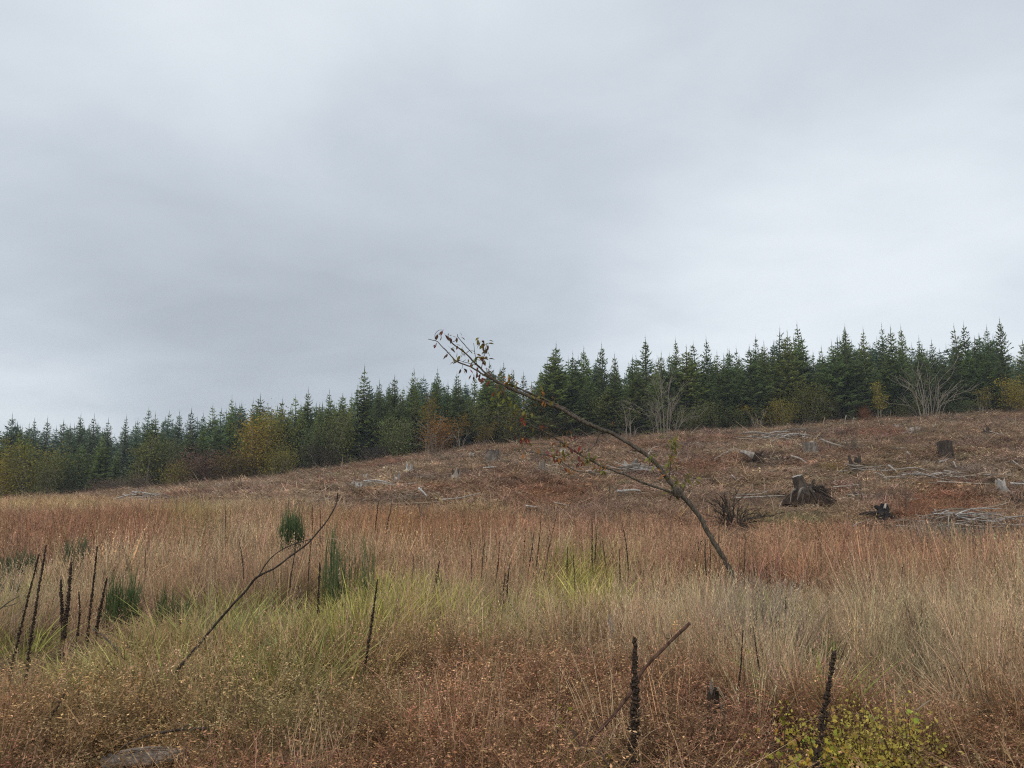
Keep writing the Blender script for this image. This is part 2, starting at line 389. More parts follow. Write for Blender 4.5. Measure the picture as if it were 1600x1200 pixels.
def patch(px, py, rx, ry, noise=.6):
    q = ((PX-px)/rx)**2 + ((PY-py)/ry)**2
    return np.clip(1.25*np.exp(-q) + noise*.35*nA - .12, 0, 1)*(q < 6)
lay((.37, .225, .135), .3+.6*nB)                                            # pinkish straw
lay((.30, .145, .075), .85*np.clip(.2+.9*nC, 0, 1)*sstep(12, 22, Y))      # rusty stretches
lay((.37, .255, .175), wb*.75); lay((.48, .36, .235), wb*np.clip(.2+.8*nA, 0, .8))
lay((.33, .175, .11), wb*np.clip(.05+.9*nC+.3*nA, 0, .85)); lay((.28, .21, .165), wb*np.clip(nB*.9+.1, 0, .7))
for c, px, py, rx, ry, a in (
    ((.35, .20, .12), 1350, 836, 330, 44, .95), ((.35, .205, .125), 1000, 818, 200, 30, .75), ((.31, .155, .09), 860, 768, 90, 22, .8),
    ((.32, .17, .10), 1475, 784, 80, 34, 1.2), ((.32, .17, .085), 640, 818, 190, 32, .7), ((.32, .17, .10), 120, 826, 230, 36, .8),
    ((.46, .33, .18), 70, 790, 130, 12, .9), ((.40, .29, .16), 740, 790, 60, 9, .8), ((.40, .28, .15), 1310, 728, 30, 8, .8),
    ((.21, .19, .16), 1190, 915, 55, 32, .9), ((.20, .19, .15), 1500, 822, 90, 18, .8), ((.22, .21, .10), 1235, 805, 90, 10, .7),
    ((.27, .25, .09), 300, 810, 45, 22, .5), ((.22, .19, .14), 420, 920, 120, 45, .5), ((.21, .17, .13), 40, 960, 90, 60, .6),
    ((.24, .20, .12), 1420, 960, 50, 40, .7)): lay(c, a*patch(px, py, rx, ry))
# rusty, olive and yellowish dry weeds near the camera
fcol = np.tile(np.array([.35, .185, .105]), (len(X), 1))
def layf(c, wgt):
    global fcol
    wgt = np.clip(wgt, 0, 1)[:, None]; fcol = fcol*(1-wgt) + np.array(c)*wgt
layf((.40, .275, .14), np.clip(.45+.7*nB, 0, 1)*sstep(4.2, 6.0, Y)); layf((.30, .115, .06), np.clip(.1+.8*nB, 0, .8)*(1-sstep(4.5, 6, Y)))
layf((.42, .31, .145), patch(250, 1010, 260, 70)*.9); layf((.30, .27, .115), patch(470, 1010, 150, 50)*.5); layf((.35, .25, .135), patch(90, 1100, 160, 80)*.5)
layf((.33, .22, .13), patch(1000, 1080, 140, 110)*.7); layf((.32, .26, .14), patch(1450, 1120, 200, 90)*.5); layf((.54, .36, .20), nA*.45)
gw = np.zeros(len(X)); gcol = np.tile(np.array([.25, .25, .065]), (len(X), 1))
for c, px, py, rx, ry, a in (((.31, .275, .085), 560, 915, 105, 38, 1.0), ((.30, .265, .09), 905, 880, 68, 42, .95), ((.235, .215, .08), 370, 925, 120, 36, .8),
                             ((.27, .225, .09), 210, 962, 130, 26, .8), ((.24, .215, .08), 450, 965, 130, 26, .8), ((.27, .25, .075), 690, 915, 80, 28, .55), ((.19, .18, .075), 30, 905, 70, 34, .35),
                             ((.20, .21, .07), 800, 925, 60, 34, .4), ((.22, .22, .075), 1230, 905, 90, 18, .3), ((.16, .20, .05), 1285, 985, 18, 22, .5)):
    a_ = a*patch(px, py, rx, ry); gw = np.maximum(gw, a_); k = np.clip(a_*1.5, 0, 1)[:, None]; gcol = gcol*(1-k) + np.array(c)*k
clear = np.zeros(len(X), bool)
gpx, gpy = project(np.stack([X, Y, Z], 1))
for px, d, rx, ry in ((1345, 4.55, .36, .36), (1425, 4.45, .2, .26), (1225, 4.5, .3, .34), (905, 4.5, .22, .3), (1335, 4.4, .15, .2), (1165, 4.4, .12, .2), (1010, 4.4, .12, .2), (225, 4.3, .34, .2)):
    cx = ray(px, 1100); cx = cx.x/cx.y*d; clear |= (((X-cx)/rx)**2 + ((Y-d+.25)/(ry+.4))**2 < 1) & (nr.uniform(0, 1, len(X)) < .82)
for px, py, rx, ry in ((1262, 792, 58, 14), (1148, 832, 46, 12), (1380, 824, 48, 14), (1268, 714, 18, 7), (1478, 720, 16, 7), (1180, 724, 26, 7), (1336, 738, 16, 7), (770, 726, 16, 6), (712, 752, 14, 6), (1510, 828, 50, 8), (1190, 780, 40, 4), (1573, 770, 14, 5)):
    clear |= (((gpx-px)/(rx*1.05))**2 + ((gpy-py-7)/(ry+8))**2 < 1) & (nr.uniform(0, 1, len(X)) < .85)
u = nr.uniform(0, 1, len(X)); is_g = (u < np.clip(gw*1.15-.12, 0, .9)) & (wb < .5); u2 = nr.uniform(0, 1, len(X))
is_b = ~is_g & (nr.uniform(0, 1, len(X)) < wb*np.interp(Y, [25, 60], [.82, 1])); is_f = ~is_g & ~is_b & (u2 < wf); is_t = ~(is_g | is_b | is_f)
hollow = vnoise(X, Y, .55, 11) + .4*nr.normal(0, 1, len(X)) > .5; is_t &= ~hollow; odd = is_f & (nr.uniform(0, 1, len(X)) < .16); is_t |= odd; is_f &= ~is_t; col = np.where(odd[:, None], .5*col+.5*fcol, col)
is_t &= ~clear; is_f &= ~clear; is_b &= ~clear; is_g &= ~clear
def jitter(c, a=.14, h=.05):
    return np.clip(c*(1+nr.normal(0, a, (len(c), 1)))*(1+nr.normal(0, h, c.shape)), .01, .9)
def spread(mask, sz, hz, tilt=.12):
    n = mask.sum(); P = np.stack([X[mask], Y[mask], Z[mask]-.02], 1)
    rot = np.stack([nr.normal(0, tilt, n)+.16*vnoise(X, Y, 1.7, 13)[mask], nr.normal(0, tilt, n)+.16*vnoise(X, Y, 2.3, 17)[mask], nr.uniform(0, 6.283, n)], 1)
    return P, rot, np.stack([sz, sz, hz], 1)
def near_far(mask, cut, a, b, k):
    n = mask.sum(); y = Y[mask]; r = nr.integers(0, k, n); return np.where(y < cut + nr.normal(0, .8, n), r, k + r)
hmod = np.clip(1 + .34*vnoise(X, Y, .7, 7) + .24*vnoise(X, Y, 2.1, 3) + .12*nC, .45, 1.5)*(1-.35*sstep(-7, 3, Y-db))
for px, d, r_ in ((455, 15, .9), (118, 13, .8), (30, 12.5, .9), (12, 10, .6), (190, 8.6, .6), (272, 8.4, .5), (1288, 6.6, .35), (535, 9.8, .6), (1170, 11.4, .8), (100, 7.3, .9)):
    cx = ray(px, 800).x/ray(px, 800).y*d; hmod = np.where(((X-cx)/r_)**2 + ((Y-d+1.1)/1.6)**2 < 1, hmod*.55, hmod)
n = is_t.sum(); hz = (np.interp(Y[is_t], [3, 6, 10, 20, 40], [.42, .54, .60, .62, .48]))*hmod[is_t]*np.clip(np.exp(nr.normal(-.03, .22, n)), .5, 1.6)
P, R_, S_ = spread(is_t, nr.uniform(.85, 1.35, n)*np.interp(Y[is_t], [5, 20, 40], [1, 1.35, 2.2]), hz)
scatter('dry_grass', [tuft_dry(.0064, 24, 8) for _ in range(7)] + [tuft_dry(.016, 17, 6, .16) for _ in range(7)], [GRASS], P, R_, S_, np.where(Y[is_t] < 11+nr.normal(0, 1, n), nr.integers(0, 7, n), nr.integers(7, 14, n)),
        jitter(col[is_t], .3, .07), 'tall dry tan and pinkish grass covering the near half of the field', 'grass')
n = is_g.sum(); P, R_, S_ = spread(is_g, nr.uniform(.9, 1.4, n)*np.interp(Y[is_g], [5, 20], [1, 1.4]), np.interp(Y[is_g], [4, 9, 20], [.46, .6, .66])*nr.uniform(.65, 1.2, n)*np.clip(hmod[is_g], .7, 1.2))
scatter('green_grass', [tuft_green(.0085, 30) for _ in range(6)], [GRASS], P, R_, S_, nr.integers(0, 6, n), jitter(gcol[is_g]*1.28, .16, .06), 'lush yellow green grass growing in patches among the dry grass', 'grass')
n = is_f.sum(); P, R_, S_ = spread(is_f, nr.uniform(.8, 1.3, n), np.interp(Y[is_f], [3, 5, 8], [.38, .44, .52])*hmod[is_f]*nr.uniform(.6, 1.35, n), .15)
scatter('dry_weeds', [tuft_weed(.0055, .0085, 8, .12, 8) for _ in range(8)], [GRASS], P, R_, S_, nr.integers(0, 8, n), jitter(fcol[is_f], .32, .08), 'rusty brown dry weeds with tiny seed heads in the foreground', 'weeds')
n = is_b.sum(); P, R_, S_ = spread(is_b, nr.uniform(.7, 1.4, n)*np.interp(Y[is_b], [20, 60, 90], [.8, 1.25, 1.5]), nr.uniform(.18, .5, n)*np.interp(Y[is_b], [18, 30, 90], [1.1, .9, 1.15])*hmod[is_b], .2)
scatter('hill_brush', [tuft_brush(.022) for _ in range(6)] + [tuft_brush(.036, .5) for _ in range(5)], [GRASS], P, R_, S_, np.where(Y[is_b] < 34+nr.normal(0, 3, n), nr.integers(0, 6, n), nr.integers(6, 11, n)),
        jitter(col[is_b], .25, .06), 'low brown brush and dead bracken covering the logged slope', 'ground cover')

# ------------------------------------------------------------------ conifers
def conifer_meshes(seed, H=10.0, R=1.75, sparse=1.0, up=.0, shoots=1.0, raw=False):
    r = random.Random(seed); V = r.uniform
    tk = MB(); pts = [Vector((0, 0, -.4))]; n = 14; wob = Vector((V(-.08, .08), V(-.08, .08), 0))
    for i in range(1, n+1): pts.append(Vector((wob.x*math.sin(i*.7), wob.y*math.cos(i*.5), H*i/n)))
    tk.tube(pts, [.13*(1-i/(n+.3))**.9+.006 for i in range(n+1)], 6, .5)
    cr = MB(); z = .35
    def spray(c, d, ln, wd, tint):
        s = d.cross(Vector((V(-.35, .35), V(-.35, .35), 1))).normalized()*wd*.5
        m = c + d*ln*.42; cr.add([c, m+s, c+d*ln, m-s], [(0, 1, 2, 3)], tint)
    while z < H*.955:
        f = z/H; L0 = (R*1.32*(1-f)**.96*(.75+.25*min(1, f/.14)) + .05)*sparse**.0
        k = 7 if f < .75 else (6 if f < .92 else 5); a0 = V(0, 6.28)
        for j in range(k):
            if V(0, 1) > (.93 if f > .55 else .95)*sparse: continue
            az = a0 + 6.283*j/k + V(-.3, .3); Ln = L0*V(.62, 1.2)
            el = math.radians(-14 + 52*f + up*20 + V(-11, 11)); d = Vector((math.cos(az)*math.cos(el), math.sin(az)*math.cos(el), math.sin(el)))
            p0 = Vector((0, 0, z+V(-.1, .1))); step = .17; t = max(.12, .18*Ln) if f > .3 else .35*Ln; side = d.cross(Vector((0, 0, 1))).normalized()
            tb = V(-.12, .12)
            while t < Ln:
                q = t/Ln; c = p0 + d*t + Vector((0, 0, .16*Ln*q*q - .05*Ln*q))
                for sg in (-1, 1):
                    dd = (d*V(.5, .9) + side*sg*V(.6, 1.0) + Vector((0, 0, V(-.35, .22)))).normalized()
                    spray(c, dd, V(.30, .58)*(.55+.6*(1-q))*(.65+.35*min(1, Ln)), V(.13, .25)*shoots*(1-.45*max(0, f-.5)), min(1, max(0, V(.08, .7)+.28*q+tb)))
                if V(0, 1) < .35:
                    dd = (d + Vector((V(-.4, .4), V(-.4, .4), V(.2, .9)))).normalized(); spray(c, dd, V(.2, .36), V(.08, .14), V(.3, .9))
                t += step*V(.7, 1.3)
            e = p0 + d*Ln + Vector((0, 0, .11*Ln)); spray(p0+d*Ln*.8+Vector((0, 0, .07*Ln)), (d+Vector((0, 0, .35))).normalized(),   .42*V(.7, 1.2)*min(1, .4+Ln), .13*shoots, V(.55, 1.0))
        z += (.27 if f < .75 else .36)*V(.75, 1.25)
    # leader
    for _ in range(8):
        zz = H*V(.93, 1.01); a = V(0, 6.28); spray(Vector((0, 0, zz)), Vector((math.cos(a)*.5, math.sin(a)*.5, .9)).normalized(), V(.1, .22), .04, V(.5, 1))
    for a in (0, 1.57): cr.add([Vector((-.03*math.cos(a), -.03*math.sin(a), H*.93)), Vector((.03*math.cos(a), .03*math.sin(a), H*.93)), Vector((0, 0, H*1.06))], [(0, 1, 2)], .5)
    if raw: return cr
    return tk.mesh('trunk', BARK), cr.mesh('crown', NEEDLE)
CON = [conifer_meshes(100+i, 10, *a) for i, a in enumerate(((1.75,), (1.95,), (1.6, .9, .3), (2.1,), (1.8, .85), (1.5, .95, .2), (2.0, .95, -.1), (1.7, .8, .4), (1.55, .75, .1), (1.9, .7, .2), (1.35, .9, .0), (2.2, .9, .15)))]
SPIRE = conifer_meshes(300, 10, 1.15, 1.0, -.5, 1.1)
SMALL = [conifer_meshes(400+i, 5, 1.35) for i in range(2)]
DARK, MID, LITE, BLUE = (.130, .168, .068), (.178, .210, .072), (.245, .250, .080), (.138, .182, .112)
def jc(c, a=.18):
    k = 1+U(-a, a); return tuple(v*k*(1+U(-.06, .06)) for v in c)
NCON = 0
def conifer(x, y, H, label, group, c, mesh=None, wide=1.0):
    global NCON
    NCON += 1
    tk, cr = mesh or CON[rng.randrange(len(CON))]
    base = 5 if mesh in SMALL else 10
    s = H/base; sw = s*wide*U(.88, 1.12)
    o = empty('conifer', (x, y, tz(x, y)-.05), label, 'tree', group, U(0, 6.28), (sw, sw, s))
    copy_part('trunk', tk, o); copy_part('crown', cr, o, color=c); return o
EDGE = [(0, 785), (100, 778), (200, 772), (300, 760), (400, 752), (470, 742), (550, 728), (620, 720), (700, 708), (800, 695), (900, 690), (1000, 685), (1100, 680), (1200, 672), (1300, 662), (1400, 655), (1500, 655), (1600, 648)]
# skyline trees: tip pixel in the photo -> a tree of real height standing at its distance
ORD = ['first', 'second', 'third', 'fourth', 'fifth', 'sixth', 'seventh', 'eighth', 'ninth', 'tenth', 'eleventh', 'twelfth', 'thirteenth', 'fourteenth', 'fifteenth', 'sixteenth', 'seventeenth', 'eighteenth', 'nineteenth', 'twentieth']
SKY = [(20, 643), (55, 648), (75, 648), (100, 652), (127, 643), (148, 643), (170, 650), (198, 645), (216, 651), (233, 632), (265, 638), (281, 638), (300, 633), (318, 641), (333, 628), (363, 613), (396, 620), (407, 612), (442, 618), (462, 614), (482, 602), (500, 625), (515, 605), (536, 610), (550, 610),
       (570, 567), (593, 590), (617, 582), (630, 600), (647, 570), (684, 571), (700, 592), (714, 577), (742, 582), (765, 560), (787, 562), (800, 574), (818, 578), (845, 572), (869, 531), (895, 545), (912, 538), (940, 532), (960, 548), (988, 552), (1008, 521), (1033, 545), (1055, 523), (1083, 530), (1103, 522), (1120, 545), (1137, 540), (1150, 538), (1180, 520), (1193, 530),
       (1218, 508), (1245, 500), (1270, 545), (1283, 537), (1299, 530), (1319, 503), (1348, 508), (1377, 502), (1391, 506), (1407, 505), (1435, 522), (1455, 527), (1490, 503), (1505, 500), (1522, 522), (1541, 505), (1561, 493), (1597, 528)]
marks = [(0, 'left edge of the photo'), (40, ''), (570, 'tall narrow spire'), (1042, 'bare grey shrub'), (1600, 'right edge of the photo')]
for i, (px, py) in enumerate(SKY):
    d = U(90, 97) if px > 420 else U(93, 112)
    if px in (570, 647, 869, 1319, 1561, 363): d = 89
    g = at(px, py, d); H = (g.z - tz(g.x, d))/1.05
    lft = SKY[i-1][1] if i else 999; rgt = SKY[i+1][1] if i < len(SKY)-1 else 999
    look = 'tall' if py < lft-6 and py < rgt-6 else ('low' if py > lft+6 and py > rgt+6 else 'pointed')
    if px < 570: k = sum(1 for a in SKY if a[0] < px); lab = '%s conifer, the %s treetop from the left on the skyline' % (look, ORD[k]) if k < 20 else '%s conifer, %s skyline treetop left of the tall narrow spire' % (look, ORD[sum(1 for a in SKY if px < a[0] < 570)])
    elif px == 570: lab = 'tall narrow dark conifer spire standing above its neighbours on the left skyline'
    elif px < 860: lab = '%s conifer, the %s skyline treetop right of the tall narrow spire' % (look, ORD[sum(1 for a in SKY if 570 < a[0] < px)])
    elif px < 1042: lab = '%s conifer, the %s skyline treetop left of the pale bare shrub' % (look, ORD[sum(1 for a in SKY if px < a[0] < 1042)])
    elif px < 1320: lab = '%s conifer, the %s skyline treetop right of the pale bare shrub' % (look, ORD[sum(1 for a in SKY if 1042 < a[0] < px)])
    else: lab = '%s conifer, the %s skyline treetop from the right edge' % (look, ORD[sum(1 for a in SKY if a[0] > px)])
    c = jc(BLUE if px < 330 else (DARK if U(0, 1) < .6 else MID))
    conifer(g.x, d, H, lab, 'conifers along the forest skyline', c, SPIRE if px == 570 else None, 1.2 if px == 570 else U(.95, 1.25))
# trees of the forest edge that stand out
for px, py, d, H, c, lab in ((125, 690, 86, None, DARK, 'dark green conifer with a pale bare trunk base at the left forest edge'), (160, 680, 86, None, MID, 'bushy mid green conifer right of the conifer with the bare trunk'),
    (545, 640, 86, None, LITE, 'bushy light green conifer at the forest edge left of the tall narrow spire'), (495, 655, 86, None, LITE, 'light olive conifer leaning into the gap right of the yellow shrubs'), (655, 650, 87, None, LITE, 'low yellowish green conifer in front of the two dark ones beside the spire'),
    (950, 610, 88, None, MID, 'olive conifer at the forest edge left of the pale bare shrub'), (1115, 622, 87, None, LITE, 'yellow green conifer right of the pale bare shrub'), (1150, 600, 88, None, MID, 'mid green conifer with layered branches behind the yellow green one'),
    (1235, 590, 88, None, DARK, 'dark conifer behind the yellow green bush right of centre'), (1330, 575, 88, None, MID, 'broad green conifer between the yellow bush and the bare willow'),
    (1560, 560, 88, None, DARK, 'dark conifer at the far right beside the yellow shrubs'), (470, 640, 88, None, MID, 'green conifer at the forest edge behind the yellow willow on the left')):
    g = at(px, py, d); conifer(g.x, d, g.z-tz(g.x, d), lab, 'conifers standing out at the forest edge', jc(c, .1), None, 1.2)
# the closed front and the depth of the plantation
FRONT = []
for i in range(62):
    px = 5 + 1590*i/61 + U(-9, 9); d = U(86.5, 90); e = np.interp(px, [a[0] for a in EDGE], [a[1] for a in EDGE]); top = np.interp(px, [a[0] for a in SKY], [a[1] for a in SKY])
    g = at(px, e-(e-top)*U(.55, .92), d); H = max(4.0, g.z-tz(g.x, d))
    zone = 'left of the spire' if px < 570 else ('between the spire and the pale bare shrub' if px < 1042 else 'right of the pale bare shrub')
    FRONT.append((px, conifer(g.x, d, H, 'green conifer packed in the forest front %s' % zone, 'conifers packed in the forest front ' + zone, jc(MID if U(0, 1) < .5 else DARK), None, U(1.35, 1.7))))
for i in range(64):
    px = U(-130, 1730) if i > 24 else U(-130, 600); d = U(98, 122) if px > 420 else U(100, 150)
    v = ray(px, 650); x = v.x/v.y*d; py = np.interp(px, [a[0] for a in SKY], [a[1] for a in SKY]) + U(9, 26)
    g = at(px, py, d); H = min(13, max(5, g.z-tz(g.x, d)))
    conifer(x, d, H, 'conifer deep in the forest behind the front rows of trees', 'conifers deep in the forest', jc(BLUE if px < 420 else DARK), None, U(1.3, 1.6))
n = 620; px = nr.uniform(-260, 1860, n); d = nr.uniform(112, 165, n)
vv = [ray(a, 650) for a in px]; x = np.array([v.x/v.y for v in vv])*d; z = ter(x, d)
top = np.interp(px, [a[0] for a in SKY], [a[1] for a in SKY]) + nr.uniform(16, 44, n)
zt = np.array([at(a, b, c).z for a, b, c in zip(px, top, d)]); H = np.clip(zt - z, 4, 13)
scatter('far_forest', [conifer_meshes(700+i, 10, 2.0, raw=True) for i in range(3)], [NEEDLE_FAR], np.stack([x, d, z-.05], 1), np.stack([np.zeros(n), np.zeros(n), nr.uniform(0, 6.28, n)], 1), np.stack([H/10*1.35, H/10*1.35, H/10], 1), nr.integers(0, 3, n), jitter(np.tile(np.array([.105, .148, .098]), (n, 1)), .15, .05), 'dense mass of conifers filling the forest behind the trees one can tell apart', 'forest')
for i in range(12):                                        # a step beyond the frame on each side
    sd_ = -1 if i % 2 else 1; d = U(86, 110); x = sd_*(.69*d + U(1, 16))
    conifer(x, d, U(9, 11.5), 'conifer of the forest beyond the side of the view', 'conifers beyond the frame', jc(DARK))

# ------------------------------------------------------------------ broadleaved trees and shrubs
def shrub_meshes(seed, H=4.0, W=3.0, ns=7, nl=2600, ls=.10, low=.15, fill=1.0):
    r = random.Random(seed); V = r.uniform; st = MB(); lf = MB(); tips = []
    for i in range(ns):
        a = V(0, 6.28); sp = V(.1, 1)*W*.42; h = H*V(.6, .95); b = Vector((V(-.15, .15)*W*.5, V(-.15, .15)*W*.5, -.2)); e = Vector((math.cos(a)*sp, math.sin(a)*sp, h))
        path = [b.lerp(e, t) + Vector((V(-.07, .07), V(-.07, .07), .12*H*math.sin(t*3.1)*.3)) for t in (0, .2, .4, .6, .8, 1)]
        st.tube(path, [.035*(1-t)+.008 for t in (0, .2, .4, .6, .8, 1)], 5)
        for k in range(9):
            t = V(.22, 1); q = b.lerp(e, t); dd = Vector((V(-1, 1), V(-1, 1), V(.1, 1))).normalized()*V(.3, .9)*W*.22; st.tube([q, q+dd*.5+Vector((0, 0, -.02)), q+dd], [.012, .009, .005], 3, cap=False)
            if (q+dd).z > low*H: tips.append((q+dd, V(0, 1)))
        tips.append((e, V(0, 1)))
    for _ in range(nl):
        c, tn = r.choice(tips); s = W*.13*fill
        p = c + Vector((r.gauss(0, s), r.gauss(0, s), r.gauss(0, s*.85))); p.z = max(p.z, .05)
        a = Vector((V(-1, 1), V(-1, 1), V(-1, .6))).normalized(); q = a.orthogonal().normalized(); q.rotate(Matrix.Rotation(V(0, 6.28), 3, a)); a *= ls*V(.6, 1.2); q *= ls*.42
        lf.add([p-a*.5, p+q, p+a*.6, p-q], [(0, 1, 2, 3)], min(1, max(0, .5*tn+V(0, .55))))
    return st.mesh('trunk', PALEBARK), lf.mesh('crown', LEAF)
ROUND = [shrub_meshes(500+i, 4, 3.4, 8, 3400, .12, .12, 1.1) for i in range(3)]
LOOSE = [shrub_meshes(520+i, 4, 2.2, 5, 1000, .12, .3, .8) for i in range(3)]
DOME = [shrub_meshes(540+i, 2.2, 4.2, 10, 3400, .11, .03, .95) for i in range(2)]
YG, YEL, OR, OL, PUR, BRN = (.225, .195, .050), (.30, .225, .045), (.33, .155, .045), (.165, .165, .062), (.17, .10, .08), (.17, .125, .085)
def shrub(px, pyb, pyt, wpx, d, meshes, base, c, lab, group=None, cat='shrub', name='leafy_shrub'):
    b = foot(px, pyb, d); H = at(px, pyt, d).z - b.z; k = {id(ROUND): (4, 3.4), id(LOOSE): (4, 2.2), id(DOME): (2.2, 4.2)}[id(meshes)]
    sw = wpx*d/F/k[1]; tk, cr = meshes[rng.randrange(len(meshes))]
    o = empty(name, b, lab, cat, group, U(0, 6.28), (sw, sw, H/k[0])); copy_part('trunk', tk, o); copy_part('crown', cr, o, color=jc(c, .06)); return o
GS = 'broadleaved shrubs along the forest edge'
for a in ((42, 782, 692, 92, 82, ROUND, 4, YG, 'yellow green willow bush rounded at the far left edge of the forest'), (8, 784, 716, 50, 83, ROUND, 4, YEL, 'yellow bush cut by the left edge of the photo'), (66, 780, 724, 60, 81, DOME, 2, OL, 'dull olive low bush in front of the rounded willow on the left'),
    (232, 765, 676, 66, 84, LOOSE, 4, OL, 'sparse grey green tree with several thin pale stems left of the purple thicket'), (216, 765, 690, 50, 84, LOOSE, 4, OL, 'thin olive sapling close to the grey green tree with pale stems'),
    (395, 745, 650, 76, 84, ROUND, 4, YEL, 'bright yellow willow above the purple thicket'), (425, 742, 640, 70, 86, ROUND, 4, YG, 'tall yellow green willow right of the bright yellow one'),
    (315, 758, 710, 104, 83, DOME, 2, PUR, 'purple brown leafless thicket left of the yellow willows'), (286, 762, 728, 80, 82, DOME, 2, YG, 'low olive yellow bush at the foot of the purple thicket'), (372, 750, 710, 90, 82.5, DOME, 2, (.135, .10, .035), 'brownish yellow bush between the purple thicket and the field'),
    (432, 742, 704, 70, 82, DOME, 2, YG, 'low yellow bush right of the brownish one at the forest edge'), (170, 772, 752, 70, 82, DOME, 2, BRN, 'low brown bush at the left forest edge'), (212, 770, 746, 60, 81, DOME, 2, BRN, 'brown tangle of dry bush below the grey green tree'),
    (622, 722, 655, 66, 84, ROUND, 4, MID, 'dense green shrub right of the dark spire'), (670, 712, 618, 56, 87, LOOSE, 4, (.20, .14, .03), 'tall yellow brown tree behind the orange shrub'), (688, 712, 662, 70, 84, DOME, 2, OR, 'orange leaved shrub spreading over bare arching stems'),
    (712, 710, 642, 44, 85, LOOSE, 4, (.20, .13, .03), 'thin yellow orange sapling right of the orange shrub'), (752, 703, 655, 44, 84, LOOSE, 4, (.19, .125, .03), 'brownish yellow sapling behind the dark topped stump'), (762, 700, 655, 36, 85, LOOSE, 4, (.13, .10, .03), 'thin olive sapling next to the brownish yellow one'),
    (800, 694, 640, 60, 86, ROUND, 4, OL, 'olive bush at the forest edge below the leaning sapling'), (860, 692, 655, 60, 85, ROUND, 4, (.11, .085, .03), 'brown green bush below the long side branch of the sapling'), (905, 690, 640, 50, 86, LOOSE, 4, OL, 'loose olive tree with grey stems left of the pale bare shrub'), (975, 686, 620, 70, 87, LOOSE, 4, OL, 'feathery olive tree just left of the pale bare shrub'),
    (1182, 672, 622, 46, 85, LOOSE, 4, YG, 'yellow green sapling with thin stems right of centre'), (1212, 674, 628, 38, 84, LOOSE, 4, YEL, 'small yellow sapling beside the rounded yellow green bush'), (1262, 668, 596, 70, 84, ROUND, 4, (.13, .125, .034), 'rounded yellow green bush at the forest edge right of centre'), (1228, 672, 624, 40, 83.5, ROUND, 4, YG, 'small yellow green bush leaning against the rounded one'), (1330, 662, 624, 26, 85, LOOSE, 4, OL, 'thin olive sapling between the rounded bush and the yellow sapling'),
    (1374, 658, 596, 34, 84, LOOSE, 4, YEL, 'slender yellow sapling left of the pale bare willow'), (1352, 660, 640, 26, 82, DOME, 2, (.20, .075, .035), 'small rusty red fern clump left of the bare willow'), (1535, 653, 604, 36, 85, LOOSE, 4, YG, 'slim yellow green sapling right of the bare willow'), (1582, 650, 590, 60, 85, ROUND, 4, YEL, 'yellow shrub at the right edge of the forest'),
    (1500, 655, 628, 60, 86, DOME, 2, DARK, 'low dark green shrub behind the bare willow'), (520, 735, 640, 66, 85.5, ROUND, 4, OL, 'tall olive green bush left of the light green conifer'), (478, 742, 668, 56, 85, ROUND, 4, (.13, .15, .06), 'green bush between the yellow willows and the light conifers'), (935, 690, 618, 60, 87, ROUND, 4, OL, 'tall olive bush left of the feathery olive tree'), (1118, 678, 628, 60, 86, ROUND, 4, (.14, .15, .055), 'bushy green shrub right of the olive bush by the pale bare shrub'), (1155, 675, 640, 44, 85.5, ROUND, 4, OL, 'small olive bush left of the thin stemmed sapling'), (262, 762, 690, 60, 85, ROUND, 4, (.13, .145, .06), 'green bush behind the olive yellow bush at left'), (100, 778, 706, 60, 84, ROUND, 4, (.12, .14, .06), 'green bush right of the rounded willow at left'), (745, 704, 630, 56, 88, ROUND, 4, OL, 'olive bush behind the yellow orange saplings'), (1300, 664, 616, 54, 86, ROUND, 4, OL, 'olive bush right of the rounded yellow green one'), (1420, 657, 630, 60, 86, DOME, 2, OL, 'low olive shrub left of the foot of the bare willow'), (1080, 680, 640, 60, 86, ROUND, 4, OL, 'olive bush right of the pale bare shrub'), (440, 744, 690, 50, 85, LOOSE, 4, OL, 'thin olive tree behind the low yellow bush'), (595, 724, 700, 60, 84, DOME, 2, (.07, .055, .045), 'dark brown brush in the gap below the spire'), (505, 738, 700, 70, 84, DOME, 2, (.07, .06, .04), 'dull brown brush below the light olive conifer')):
    shrub(*a[:8], a[8], GS)
    near = [f for f in FRONT if abs(f[0]-a[0]) < 22]
    if near:
        f = min(near, key=lambda q: abs(q[0]-a[0])); FRONT.remove(f); f[1]['label'] = ' '.join(('conifer directly behind the ' + a[8]).split()[:16])

